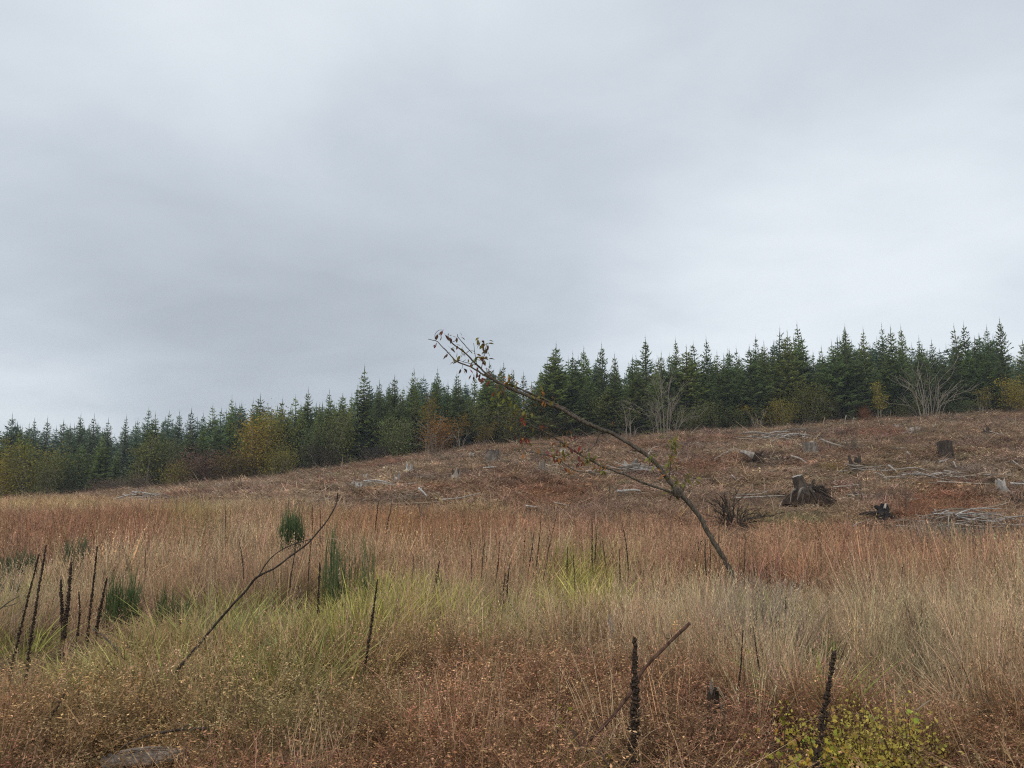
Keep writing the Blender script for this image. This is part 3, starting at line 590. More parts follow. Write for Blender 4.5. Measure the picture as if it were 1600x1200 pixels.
def bare(name, px, pyb, d, wpx, hpx, nst, label, mtl, r0=.045, spread=1.0, depth=3, cat='shrub', seed=1, group=None, curl=.25, sink=.15, twigs=6):
    """leafless shrub: every main stem is a part with its own twigs"""
    r = random.Random(seed); V = r.uniform; b = foot(px, pyb, d) - Vector((0, 0, sink)); o = empty(name, b, label, cat, group); W = wpx*d/F; H = hpx*d/F + sink
    for i in range(nst):
        mb = MB(); a = -1 + 2*(i+.5)/nst + V(-.3, .3); dy = V(-.7, .7)
        e = Vector((a*W*.5*spread, dy*W*.4, H*math.sqrt(max(.15, 1-.75*a*a))*V(.5, 1.05))); s0 = Vector((a*W*.15+V(-.05, .05)*W, dy*.15, 0))
        cpt = [s0, s0.lerp(e, .3)+Vector((-a*curl*W*.12, 0, .06*H)), s0.lerp(e, .62)+Vector((-a*curl*W*.16+V(-.04, .04)*W, V(-.05, .05)*W, .08*H)), e]
        path = smooth_path(cpt, 4); k = len(path); rad = [r0*(1-.8*j/(k-1)) for j in range(k)]; mb.tube(path, rad, 5)
        def grow(path, r_, lv, ln):
            for _ in range(twigs if lv == depth else max(2, twigs-3)):
                j = r.randrange(int(len(path)*.3), len(path)); q = path[j]; t = (path[min(j+1, len(path)-1)]-path[j-1]).normalized()
                dd = (t + Vector((V(-.8, .8), V(-.6, .6), V(-.2, .6)))).normalized()*ln*V(.5, 1.15)
                pp = [q, q+dd*.5+Vector((0, 0, .04*ln)), q+dd]; mb.tube(pp, [r_, r_*.75, r_*.4], 3, cap=False)
                if lv > 1: grow(pp, r_*.6, lv-1, ln*.55)
        if depth: grow(path, r0*.45, depth, H*.26)
        mb.build('branch', mtl, o)
    return o
bare('bare_shrub', 1452, 657, 83, 118, 96, 15, 'large pale bare willow with spreading leafless stems at the right forest edge', PALEBARK, .06, 1.15, 2, seed=4, curl=.9, twigs=5)
bare('bare_shrub', 1040, 684, 83, 92, 100, 13, 'pale bare shrub with tangled twigs in front of the central conifers', PALEBARK, .05, .95, 3, seed=7, curl=.5, twigs=6)
bare('bare_shrub', 676, 716, 83, 92, 60, 12, 'grey bare shrub with arching stems under the orange leaves', PALEBARK, .045, 1.1, 2, seed=9, curl=1.2, twigs=5)
bare('bare_shrub', 575, 728, 82, 50, 34, 9, 'small purplish bare bush below the dark spire', BARK, .03, 1.1, 2, seed=13, curl=.6)
bare('bare_shrub', 1184, 672, 83, 34, 40, 5, 'thin bare stems beside the yellow green sapling right of centre', PALEBARK, .035, .9, 1, seed=15)
bare('bare_shrub', 720, 708, 82, 30, 44, 3, 'forked pale bare stem leaning right of the orange shrub', PALEBARK, .05, 1.2, 1, seed=22)
bare('bare_shrub', 985, 688, 83, 40, 60, 4, 'few slanting pale bare stems left of the tangled bare shrub', PALEBARK, .045, .9, 1, seed=23)
bare('bare_shrub', 335, 752, 81, 90, 44, 14, 'bare twiggy bush with many fine stems in the purple thicket', REDST, .03, 1.0, 3, seed=28)
bare('bare_shrub', 215, 770, 80, 90, 26, 12, 'low grey brown tangle of bare twigs at the left forest edge', BARK, .03, 1.1, 2, seed=29)
bare('bare_shrub', 658, 815, 23, 20, 52, 5, 'small dark bare bush in the field below the fallen grey log', BARK, .012, .9, 2, seed=31)
bare('bare_shrub', 1332, 712, 52, 40, 52, 5, 'thin dark bare sapling rising from the forked charred snag', BARK, .022, .8, 2, seed=33)
bare('bare_shrub', 955, 762, 33, 40, 34, 7, 'grey bare bush left of the pale broken logs', BARK, .016, 1.1, 2, seed=35)
bare('bare_shrub', 1345, 790, 31, 60, 50, 8, 'bare brown bush right of the big uprooted stump', BARK, .012, 1.1, 2, seed=37)
bare('bare_shrub', 1415, 815, 27, 30, 62, 4, 'thin dark bare shoots behind the black burnt stump', BARK, .010, .9, 2, seed=39)

# ------------------------------------------------------------------ stumps, logs and roots on the logged slope
def stump(px, pyb, wpx, hpx, label, mtl=GREYW, top=PALE, lean=(0, 0), roots=5, flare=1.5, jag=.08, seed=0, name='tree_stump', sink=.25, d=None):
    r = random.Random(seed*17+px); V = r.uniform; b = hit(px, pyb) if d is None else foot(px, pyb, d); d = b.y; R = wpx*d/F*.5; H = hpx*d/F + sink
    o = empty(name, b-Vector((0, 0, sink)), label, 'tree stump', 'stumps left on the logged slope'); n = 14; mb = MB(); rings = 6; V_ = []
    fl = [1+.18*math.sin(j*2*math.pi/n*roots/1.0+1)+V(-.1, .1) for j in range(n)]
    tops = [V(-jag, jag)*2.2*H for _ in range(n)]
    for i in range(rings):
        t = i/(rings-1); k = (1 + (flare-1)*(1-t)**2.2)/flare*1.05
        for j in range(n):
            a = 2*math.pi*j/n; q = R*k*(1+(fl[j]-1)*(1.6-t))*V(.9, 1.1); V_.append((math.cos(a)*q+lean[0]*t*H, math.sin(a)*q+lean[1]*t*H, H*t + (tops[j] if i == rings-1 else 0)))
    mb.add(V_, [(i*n+j, i*n+(j+1) % n, (i+1)*n+(j+1) % n, (i+1)*n+j) for i in range(rings-1) for j in range(n)]); mb.build('trunk', mtl, o)
    if top is not None:
        tp = MB(); ring = V_[-n:]; c = (lean[0]*H, lean[1]*H, H*(1-jag)); tp.add(ring+[c], [(j, (j+1) % n, n) for j in range(n)]); tp.build('cut_face', top, o)
    for i in range(roots):
        a = 6.283*i/roots+V(-.3, .3); ln = R*V(1.3, 2.0); q = MB()
        q.tube([Vector((math.cos(a)*R*.7, math.sin(a)*R*.7, H*.42)), Vector((math.cos(a)*R*1.05, math.sin(a)*R*1.05, H*.25)), Vector((math.cos(a)*ln, math.sin(a)*ln, .0))], [R*.22, R*.17, R*.05], 5, rough=.15); q.build('root', mtl, o)
    return o
stump(1268, 713, 28, 20, 'grey fluted stump on the slope above the big uprooted one', GREYW, PALE, jag=.06, seed=1)
stump(1478, 718, 21, 28, 'dark burnt stump with a flat overhanging top upper right on the slope', DARKW, CHAR, flare=1.0, jag=.03, roots=4, seed=2)
stump(770, 724, 22, 18, 'brown stump with a dark flat top below the brownish yellow sapling', GREYW, DARKW, flare=1.15, seed=3)
stump(712, 751, 18, 12, 'pale hollow stump with a curved white side left of the dark topped stump', PALE, DARKW, jag=.2, seed=4)
stump(639, 741, 12, 10, 'bright white broken stump near the forest edge left of centre', WHITE, WHITE, flare=1.3, jag=.25, seed=5)
stump(561, 770, 18, 14, 'small bleached stump beside a broken log left of centre', PALE, WHITE, jag=.2, seed=6)
stump(571, 752, 12, 9, 'little pale stump just above the bleached one', PALE, WHITE, jag=.1, seed=7)
stump(620, 754, 13, 10, 'tiny white splintered stump right of the little pale one', WHITE, PALE, jag=.25, seed=8)
stump(847, 740, 14, 13, 'small split stump with white streaks left of the sapling fork', GREYW, WHITE, jag=.2, seed=9)
stump(738, 716, 14, 7, 'low pale stump left of the dark topped stump', WHITE, WHITE, seed=10)
stump(880, 712, 12, 10, 'white stump behind the red leaves of the sapling', WHITE, PALE, seed=11)
stump(985, 740, 34, 15, 'low grey splintered stump mound left of the sapling stem', GREYW, PALE, jag=.2, seed=12)
stump(1425, 680, 7, 10, 'small rounded white stump high on the right slope', WHITE, WHITE, flare=1.1, seed=13)
stump(1436, 680, 7, 10, 'small white stump just right of the rounded white one', PALE, WHITE, flare=1.2, jag=.15, seed=14)
stump(1402, 670, 8, 6, 'tiny pale stump high on the slope below the bare willow', WHITE, PALE, seed=15)
stump(1460, 670, 9, 6, 'tiny white stump below the foot of the bare willow', WHITE, PALE, seed=16)
stump(1544, 684, 16, 10, 'dark broken stump with white chips near the right forest edge', DARKW, WHITE, jag=.3, seed=17)
stump(1185, 664+24, 10, 6, 'low grey stump on the crest right of the sapling', GREYW, PALE, seed=18)
stump(232, 785, 14, 7, 'pale broken stump in the brush pile at the left', PALE, WHITE, jag=.2, seed=19)
stump(28, 812, 6, 6, 'small pale stump at the far left of the field', PALE, PALE, seed=20)
stump(734, 802, 14, 10, 'dark low stump with roots below the pale log left of centre', DARKW, DARKW, jag=.2, roots=6, seed=21, d=25)
stump(1573, 768, 13, 14, 'bright white rounded chunk of stump at the right edge of the slope', WHITE, WHITE, lean=(-.4, 0), flare=1.1, jag=.15, roots=2, seed=22)
stump(967, 958, 9, 46, 'slim weathered grey stub standing in tall grass below the green patch', PALE, PALE, lean=(-.16, 0), roots=2, flare=1.25, jag=.16, seed=23, d=7.4, sink=.2)
stump(1118, 1135, 34, 66, 'mossy dark stump hidden in dry grass right of the thick mullein', DARKW, GREYW, roots=4, flare=1.5, jag=.12, seed=24, d=5.0)

def logx(pts, wpx, label, mtl=PALE, name='fallen_log', cat='log', d=None, lift=.30, stubs=1, group='logs and branches on the logged slope', taper=.6, sides=7):
    """a log or branch lying where its photo pixels meet the ground"""
    W = [hit(px, py+F*lift/max(20, hit(px, py).y)) for px, py in pts] if d is None else [at(px, py, d) for px, py in pts]
    W = [p + Vector((0, 0, lift)) for p in W] if d is None else W
    if d is None:                                   # keep depth differences modest: a log lies across the slope
        ym = sum(p.y for p in W)/len(W); W = [at(px, py, ym+(p.y-ym)*.35) for (px, py), p in zip(pts, W)]
        W = [Vector((p.x, p.y, max(p.z, tz(p.x, p.y)+.24))) for p in W]
    b = W[0]; r = wpx*b.y/F*.36; o = empty(name, b, label, cat, group); path = smooth_path([p-b for p in W], 4); k = len(path)
    path = [p + Vector((U(-.25, .25), 0, U(-.25, .25)))*r for p in path]
    mb = MB(); mb.tube(path, [r*(1-(1-taper)*j/(k-1))*U(.9, 1.1) for j in range(k)], sides, rough=.08); mb.build('log_body' if cat == 'log' else 'branch', mtl, o, True)
    for _ in range(stubs):
        q = path[rng.randrange(1, k)]; mb = MB(); dd = Vector((U(-1, 1), U(-.5, .5), U(.3, 1))).normalized()*r*U(3, 7); mb.tube([q, q+dd*.6, q+dd+Vector((0, 0, r*.3))], [r*.4, r*.3, r*.15], 5); mb.build('branch_stub', mtl, o)
    return o
for pts, wp, m, lab in (
    ([(1147, 778), (1190, 776), (1226, 774)], 4, PALE, 'long straight pale log ending at the left of the uprooted stump'), ([(1283, 687), (1300, 693), (1324, 700), (1350, 703), (1373, 702)], 4.5, PALE, 'bent pale log high on the slope passing behind the charred snag'),
    ([(1150, 775), (1185, 772), (1200, 767)], 2.5, PALE, 'thin pale branch lying just above the long straight log'), ([(1377, 736), (1390, 735), (1429, 731), (1450, 741)], 4, PALE, 'kinked pale log in the middle of the right slope'), ([(1389, 727), (1405, 746)], 4, WHITE, 'short white branch crossing the kinked pale log'),
    ([(1468, 725), (1483, 717)], 3.5, WHITE, 'short bright branch below the dark burnt stump'), ([(1490, 721), (1494, 733)], 2.5, WHITE, 'stubby white stick right of the short bright branch'), ([(1464, 752), (1500, 754), (1546, 757)], 3.5, PALE, 'long grey log leading to the white chunk at right'),
    ([(1578, 755), (1604, 757)], 6, WHITE, 'thick bleached log at the right edge beside the white chunk'), ([(1505, 744), (1512, 752)], 2.5, PALE, 'tiny pale stick above the long grey log'), ([(688, 784), (720, 778), (751, 770)], 4, PALE, 'slanting pale log in the field left of centre'),
    ([(608, 787), (650, 786), (688, 784)], 3, TANW, 'thin brown log lying left of the slanting pale log'), ([(655, 763), (667, 777)], 5, WHITE, 'short upright white branch at the left end of the slanting log'), ([(482, 785), (515, 779)], 3, PALE, 'thin pale branch right of the dark green broom tuft'),
    ([(566, 756), (598, 755)], 3, WHITE, 'short white log below the bleached stumps left of centre'), ([(650, 748), (672, 744)], 2.5, PALE, 'faint pale stick near the hollow stump'), ([(755, 731), (785, 729)], 3, WHITE, 'short white stick at the foot of the dark topped stump'),
    ([(1236, 712), (1250, 717), (1259, 724)], 5, PALE, 'short thick pale log left of the grey fluted stump'), ([(1200, 741), (1233, 732), (1245, 729)], 2.5, TANW, 'thin tan branch above the long straight log'), ([(1302, 761), (1346, 757)], 3, PALE, 'pale log right of the uprooted stump'), ([(1324, 773), (1346, 773)], 3, PALE, 'short pale log below right of the uprooted stump'),
    ([(1088, 749), (1130, 746), (1148, 741)], 2.5, TANW, 'thin tan branch right of the sapling stem'), ([(1143, 742), (1150, 750)], 3, WHITE, 'short white stick crossing the thin tan branch'), ([(964, 768), (985, 766), (1000, 767)], 7, WHITE, 'thick bleached log left of the sapling fork'), ([(1000, 731), (1015, 737)], 7, WHITE, 'short bleached log behind the sapling stem'),
    ([(822, 790), (838, 793)], 3, WHITE, 'small white stick in the rusty grass left of the sapling'), ([(866, 785), (880, 788), (889, 793)], 2.5, PALE, 'curved pale stick in the rusty grass below the side branch'), ([(1333, 824), (1337, 819), (1345, 816)], 3, PALE, 'curved pale stick left of the black burnt stump'), ([(1400, 821), (1432, 823)], 2.5, PALE, 'thin pale stick right of the black burnt stump'),
    ([(1498, 809), (1510, 803), (1530, 804), (1545, 811), (1569, 815)], 4, PALE, 'long arched pale branch on the brush pile at right'), ([(1528, 814), (1570, 813)], 3, WHITE, 'straight white branch under the arched one on the brush pile'), ([(1460, 796), (1464, 801), (1467, 810)], 3, PALE, 'curved upright stick at the left end of the brush pile'), ([(1483, 803), (1482, 829)], 2.5, PALE, 'thin upright pale stick in the brush pile'),
    ([(1459, 827), (1464, 822), (1476, 819)], 3, PALE, 'short bent stick at the foot of the brush pile'), ([(1555, 812), (1566, 822), (1574, 832)], 2.5, TANW, 'brown branch hanging off the right of the brush pile'), ([(1535, 797), (1555, 791), (1577, 785)], 5, TANW, 'tan log running up to the dark root mass at the right edge'), ([(1583, 720), (1592, 727), (1602, 736)], 3, PALE, 'pale stick slanting down at the right edge of the slope'),
    ([(1545, 830), (1500, 826), (1470, 824)], 3, GREYW, 'grey log at the bottom of the brush pile'), ([(1490, 818), (1530, 822), (1570, 824)], 3, PALE, 'pale branch lying across the middle of the brush pile'), ([(1288, 768), (1268, 762)], 3, PALE, 'pale broken root piece on the right side of the uprooted stump'),
    ([(200, 778), (222, 786), (240, 781)], 2.5, PALE, 'thin pale branch in the brush pile at the left'), ([(215, 787), (262, 790)], 3, GREYW, 'grey log in the brush pile at the left'), ([(330, 762), (345, 758), (372, 757)], 2.5, PALE, 'pale branch at the foot of the thicket on the left'), ([(232, 792), (234, 815)], 2, GREYW, 'thin grey upright stick below the left brush pile'),
    ([(1206, 690), (1220, 684), (1242, 688)], 3, PALE, 'arched pale branch on the crest right of centre'), ([(1205, 680), (1216, 682), (1232, 685)], 4, WHITE, 'white broken log on the crest right of centre'), ([(1254, 682), (1263, 684)], 4, WHITE, 'short white log on the crest above the fluted stump'), ([(1410, 678), (1420, 674)], 3, WHITE, 'short white stick beside the rounded white stump'),
    ([(1540, 672), (1575, 682)], 2.5, PALE, 'thin curved pale branch near the right forest edge'), ([(1300, 676), (1340, 668), (1372, 662)], 2, TANW, 'thin tan branch arching along the right crest'), ([(905, 702), (925, 706)], 3, PALE, 'pale stick near the forest edge below the sapling'), ([(970, 700), (1000, 716), (1016, 700)], 2, TANW, 'thin bent tan stick behind the sapling stem'), ([(850, 726), (880, 728), (905, 722)], 2.5, PALE, 'faint pale stick below the red leaves'), ([(1395, 700), (1420, 703)], 2.5, PALE, 'small pale stick left of the dark burnt stump'), ([(1418, 706), (1422, 716)], 3.5, WHITE, 'upright forked white stick left of the dark burnt stump')):
    logx(pts, wp, lab, m)
for px, y0, y1, wp, lab, m in ((1321, 649, 668, 3, 'pale upright stick on the crest left of the red fern clump', PALE), (1334, 652, 668, 2.5, 'second pale upright stick closer to the red fern clump', PALE), (1288, 652, 672, 2.5, 'thin curved upright stick on the crest above the charred snag', TANW), (1126, 682, 692, 3, 'short pale post on the crest right of the sapling', PALE), (1588, 645, 680, 2, 'thin bare upright stem at the right edge of the crest', TANW), (1196, 772-18, 776, 2, 'short upright stick near the tangled root clump', PALE)):
    d = hit(px, y1).y; logx([(px, y1+2), (px+U(-2, 2), (y0+y1)/2), (px+U(-2, 2), y0)], wp, lab, m, 'upright_stick', 'stick', d, stubs=0, group='upright sticks on the crest')

def brush_pile(px, pyb, wpx, hpx, n, lab, seed):
    r = random.Random(seed); V = r.uniform; b = hit(px, pyb); k = b.y/F; o = empty('brush_pile', b+Vector((0, 0, .12)), lab, 'brush pile', 'heaps of dead branches on the logged slope')
    for i in range(n):
        x = max(-1, min(1, r.gauss(0, .5))); c = Vector((x*wpx*.5*k, V(-1.4, 1.4), V(.05, 1)*hpx*k*(1-.75*x*x))); a = V(-.5, .5) + (V(0, 3.14) if V(0, 1) < .3 else 0); ln = V(.08, .32)*wpx*k
        d = Vector((math.cos(a), math.sin(a)*.7, V(-.28, .28)))*ln; q = Vector((0, 0, V(-.1, .16)*ln)); mb = MB(); w_ = k*V(.5, 1.5)
        pts = smooth_path([c-d, c-d*.3+q, c+d*.4+q*.6, c+d], 2); mb.tube(pts, [w_*(1-.6*j/(len(pts)-1)) for j in range(len(pts))], 5, rough=.12); mb.build('branch', (PALE, GREYW, TANW, WHITE, PALE)[r.randrange(5)], o)
brush_pile(1512, 826, 120, 22, 60, 'wide heap of pale dead branches at the right edge of the grass', 1)
brush_pile(230, 790, 100, 14, 34, 'low heap of grey branches in front of the left forest edge', 2)
brush_pile(1000, 744, 110, 14, 40, 'low heap of splintered grey wood behind the sapling stem', 3)
brush_pile(1225, 690, 110, 12, 40, 'long heap of pale slash along the crest right of centre', 4)
brush_pile(1480, 752, 130, 9, 36, 'flat spread of grey branches left of the white chunk', 5)
brush_pile(600, 764, 90, 8, 24, 'small heap of pale sticks among the bleached stumps left of centre', 6)
brush_pile(1340, 742, 60, 12, 22, 'small heap of dark and pale branches below the charred snag', 7)

# the big uprooted stump
def root_wad():
    b = hit(1258, 789); d = b.y; s = d/F*1.06; b.z += .10; o = empty('uprooted_stump', b, 'large dark uprooted stump with a sawn top and a skirt of tangled roots', 'tree stump'); r = random.Random(3); V = r.uniform
    q = lambda dx, dy, z: Vector((dx*s, dy*s, z*s))
    mb = MB(); mb.tube([q(-4, -4, 4), q(-4, -2, 14), q(-6, 0, 26), q(-9, 2, 37)], [x*s for x in (15, 11, 8.5, 7.5)], 12, rough=.12); mb.build('trunk', DARKW, o)
    mb = MB(); mb.tube([q(-9, 2, 37.3), q(-9.3, 2, 38.4)], [7.4*s, 7*s], 12, rough=.05); mb.build('cut_face', WHITE, o)
    mb = MB(); mb.tube([q(0, 0, 22), q(8, -6, 15), q(16, -9, 12)], [x*s for x in (4, 3.4, 2.2)], 7, rough=.1); mb.build('root', PALE, o)
    mb = MB(); mb.tube([q(9, 2, 18), q(14, 3, 28), q(16, 3, 33)], [x*s for x in (2.2, 2, 1.4)], 6, rough=.1); mb.build('root', DARKW, o)
    for i in range(44):
        a = V(0, 6.28); R = V(24, 46) if math.cos(a) > 0 else V(22, 40); st = q(V(-7, 14), V(-6, 6), V(10, 27)); e = q(math.cos(a)*R+4, math.sin(a)*R*.7, V(-4, 3))
        mid = st.lerp(e, .5) + q(V(-5, 5), V(-4, 4), V(2, 9)); pa = smooth_path([st, mid, e], 3); w_ = V(1.0, 3.4); mb = MB(); mb.tube(pa, [s*w_*(1-.7*j/(len(pa)-1)) for j in range(len(pa))], 5, rough=.15)
        mb.build('root', GREYW if i % 6 == 0 else DARKW, o)
    mb = MB()
    for i in range(200):
        st = q(V(4, 30), V(-10, 10), V(6, 24)); e = st + q(V(2, 16), V(-8, 8), V(-14, 4)); mb.tube([st, st.lerp(e, .5)+q(0, 0, V(0, 3)), e], [s*.55, s*.4, s*.2], 3, cap=False)
    x = mb.build('root_hair', DARKW, o); x['kind'] = 'stuff'
    mb = MB(); n = 16; mb.add([(math.cos(6.283*j/n)*38*s*k+4*s, math.sin(6.283*j/n)*24*s*k, z*s*V(.8, 1.1)) for k, z in ((1, -3), (.75, 10), (.4, 17)) for j in range(n)] + [(0, 0, 22*s)], [(i*n+j, i*n+(j+1) % n, (i+1)*n+(j+1) % n, (i+1)*n+j) for i in range(2) for j in range(n)] + [(2*n+j, 2*n+(j+1) % n, 3*n) for j in range(n)]); mb.build('soil', SOIL, o)
root_wad()
bare('root_clump', 1145, 824, 24, 84, 54, 22, 'tangled grey roots of an overturned clump near the sapling', DARKW, .030, 1.3, 2, 'roots', 41, None, .9, .05, 6)
logx([(1160, 815), (1175, 813), (1186, 804), (1190, 809)], 6, 'short crooked dark branch sticking out right of the tangled root clump', DARKW, 'crooked_branch', 'branch', 25.8, stubs=2)
bare('root_clump', 1592, 800, 29, 44, 24, 10, 'dark root mass at the right edge above the pale bush', DARKW, .03, 1.2, 2, 'roots', 43, None, .7, .05, 5)
def burnt():
    b = hit(1380, 816); d = b.y; s = d/F*1.15; b.z += .12; o = empty('burnt_stump', b-Vector((0, 0, .1)), 'black burnt stump with two low arms below the uprooted stump', 'tree stump'); q = lambda dx, dy, z: Vector((dx*s, dy*s, z*s+.1))
    mb = MB(); mb.tube([q(-2, 0, -6), q(0, 0, 6), q(2, 0, 13), q(3, 0, 19)], [x*s for x in (9, 8, 6.5, 3.5)], 9, rough=.2); mb.build('trunk', CHAR, o)
    for p in (([q(-2, 0, 10), q(-8, 1, 15), q(-10, 1, 16)], (3, 3, 1.5)), ([q(-2, 0, 5), q(-16, 1, 7), q(-30, 2, 5)], (5, 3, 1.4)), ([q(2, 0, 6), q(12, 0, 1), q(24, 0, -6)], (4, 3, 1.3))): mb = MB(); mb.tube(p[0], [x*s for x in p[1]], 6, rough=.2); mb.build('root', CHAR, o)
    mb = MB(); mb.tube([q(0, -6.5, 13), q(3, -4, 19.5)], [1.7*s, 1.3*s], 6); mb.build('cut_face', PALE, o)
burnt()
def uprooted_log():
    b = hit(1182, 722); d = b.y; s = d/F; o = empty('uprooted_log', b, 'tilted pale log butt with a dark round root plate on the upper slope', 'log'); q = lambda dx, dy, z: Vector((dx*s, dy*s, z*s))
    mb = MB(); mb.tube([q(-26, 6, 18), q(-15, 2, 14), q(-4, -2, 9)], [x*s for x in (1.5, 3.8, 5.5)], 9, rough=.15); mb.build('trunk', PALE, o)
    mb = MB(); mb.tube([q(-5, -2, 9), q(2, -4, 6), q(12, -6, 1)], [x*s for x in (6.5, 9.5, 6)], 10, rough=.3); mb.build('root_plate', SOIL, o)
    for i in range(10):
        a = U(0, 6.28); st = q(2, -4, 6); e = st + q(math.cos(a)*6+10, -3, math.sin(a)*12); mb = MB(); mb.tube([st, st.lerp(e, .6)+q(U(-2, 2), 0, U(-2, 2)), e], [s*2, s*1.3, s*.5], 5); mb.build('root', DARKW, o)
    for a in ([q(-26, 6, 18), q(-45, 6, 16), q(-58, 6, 8), q(-75, 5, 2)], [q(-20, 3, 16), q(-34, 3, 22), q(-46, 2, 14)]): mb = MB(); mb.tube(smooth_path(a, 3), .5*s, 5); mb.build('branch', PALE, o)
uprooted_log()
def snag():
    b = hit(1336, 738); d = b.y; s = d/F; o = empty('charred_snag', b, 'forked charred snag with three dark prongs above the uprooted stump', 'tree stump'); q = lambda dx, dy, z: Vector((dx*s, dy*s, z*s))
    for p, r in (([q(-2, 0, -8), q(-3, 0, 4), q(-8, 0, 26)], (5, 4, 1.6)), ([q(0, 0, -8), q(2, 0, 8), q(3, 0, 24)], (4.5, 3.4, 2.2)), ([q(2, 0, -8), q(6, 0, 8), q(9, 0, 26)], (4.5, 3.2, 1.8))): mb = MB(); mb.tube(p, [x*s for x in r], 7, rough=.2); mb.build('prong', DARKW, o)
    mb = MB(); mb.tube([q(-10, -4, 6), q(12, -4, 4)], [s*1.3, s], 5); mb.build('branch', PALE, o)
snag()

# fine slash: nobody could count it
def slash():
    protos = []
    for _ in range(8):
        b = MB(); k = 3; p = Vector((-.5, 0, .02)); pts = [p, Vector((-.15, U(-.08, .08), U(.0, .08))), Vector((.2, U(-.08, .08), U(0, .1))), Vector((.5, U(-.1, .1), .02))]
        b.tube(pts, [.016, .018, .014, .008], 4, U(.2, 1)); protos.append(b)
    n = 2300; y = nr.uniform(20, 88, n)**1.0; x = nr.uniform(-1, 1, n)*(.72*y+2); px, py = project(np.stack([x, y, ter(x, y)], 1))
    lim = np.interp(px, [0, 250, 500, 900, 1600], [75, 50, 36, 22, 19]); dn = np.clip(.45+.8*vnoise(x, y, 4, 9) + .25*(px > 1150) - .2*(px < 500), 0, 1)
    k = (y > lim) & (nr.uniform(0, 1, n) < dn); x, y = x[k], y[k]; n = len(x); z = ter(x, y) + nr.uniform(.08, .34, n)
    cc = np.where(nr.uniform(0, 1, (n, 1)) < .25, [[.36, .32, .28]], np.where(nr.uniform(0, 1, (n, 1)) < .5, [[.25, .195, .15]], [[.11, .085, .065]]))
    L_ = np.exp(nr.normal(-.15, .5, n))*np.interp(y, [20, 40, 85], [.38, .65, 1.0]); tk = nr.uniform(.7, 1.6, n)*np.interp(y, [20, 85], [.42, 1.25])
    scatter('wood_litter', protos, [GRASS], np.stack([x, y, z], 1), np.stack([nr.normal(0, .2, n), nr.normal(0, .28, n), nr.uniform(0, 6.28, n)], 1), np.stack([L_, tk, tk], 1), nr.integers(0, 8, n), jitter(cc, .2, .03), 'small bleached and brown sticks strewn over the logged slope', 'wood litter')
slash()

# ------------------------------------------------------------------ broom clumps
def broom(px, pyb, pyt, wpx, d, n, c, lab, arch=.35, wd=1.0):
    b = foot(px, pyb, d); H = at(px, pyt, d).z - b.z; W = wpx*d/F; o = empty('broom_shrub', b, lab, 'shrub', 'green broom clumps in the dry grass'); mb = MB()
    px_ = d/F
    for i in range(n):
        az = U(0, 6.28); r = W*.42*math.sqrt(U(0, 1)); p = Vector((r*math.cos(az), r*math.sin(az), -.03)); h = H*U(.35, 1.0)*(1-.45*(r/(W*.5+1e-6))**2)
        tip = blade(mb, p, h, px_*wd*U(.8, 1.5), arch*W/H*U(.2, 1)*.5, az+U(-.5, .5), U(.1, .8), 4, U(.1, .9), U(0, 6.28))
        for k in range(4):
            q = p.lerp(Vector(tip), U(.35, .8)); az2 = U(0, 6.28); blade(mb, q, h*U(.15, .35), px_*wd*.8, U(.1, .3), az2, .3, 2, U(.2, 1), U(0, 6.28))
    s = mb.mesh('foliage', LEAF); copy_part('foliage', s, o, color=c)
for a in ((455, 846, 766, 42, 15, 260, (.105, .150, .066), 'dense dark green broom tuft in the field left of the tall sparse one', .22, 1.1), (520, 925, 768, 40, 9.2, 80, (.125, .165, .075), 'tall sparse green broom behind the bright green grass', .12, .9), (556, 925, 780, 70, 9.6, 80, (.13, .165, .075), 'tall thin broom stems beside the tallest sparse broom', .15, .8), (118, 870, 815, 38, 13, 190, (.15, .165, .09), 'grey green broom clump on the left of the field', .6, 1.2), (30, 880, 838, 50, 12.5, 180, (.125, .15, .08), 'low dark broom clump near the left edge', .8, 1.2), (12, 915, 866, 36, 10, 80, (.12, .14, .075), 'dull green broom cut by the left edge', .6, 1.2),
          (190, 945, 868, 56, 8.6, 160, (.11, .15, .062), 'dark green broom behind the black dock stalks on the left', .5, 1.3), (272, 955, 895, 46, 8.4, 150, (.10, .13, .055), 'dark leafy broom clump left of the bent bare branch', .8, 1.4), (1288, 1012, 962, 44, 6.6, 60, (.10, .17, .05), 'small fresh green grass like broom tuft in the straw at right', .5, 1.3), (1590, 850, 810, 60, 21, 140, (.115, .125, .055), 'pale green bush at the right edge next to the brush pile', .9, 1.4), (684, 912, 872, 24, 9.2, 30, (.05, .06, .03), 'small dark broom shoot right of the bright green patch', .4, 1.4), (340, 820, 790, 40, 19, 60, (.12, .12, .04), 'yellowish broom in the field left of the dark green tuft', .8, 1.4), (1200, 945, 884, 110, 11.2, 230, (.20, .175, .13), 'grey dead scrub at the foot of the leaning sapling', 1.2, 1.1), (1430, 1000, 905, 36, 7.4, 60, (.19, .15, .09), 'brown weedy scrub in the straw at the right', .6, 1.1)): broom(*a)

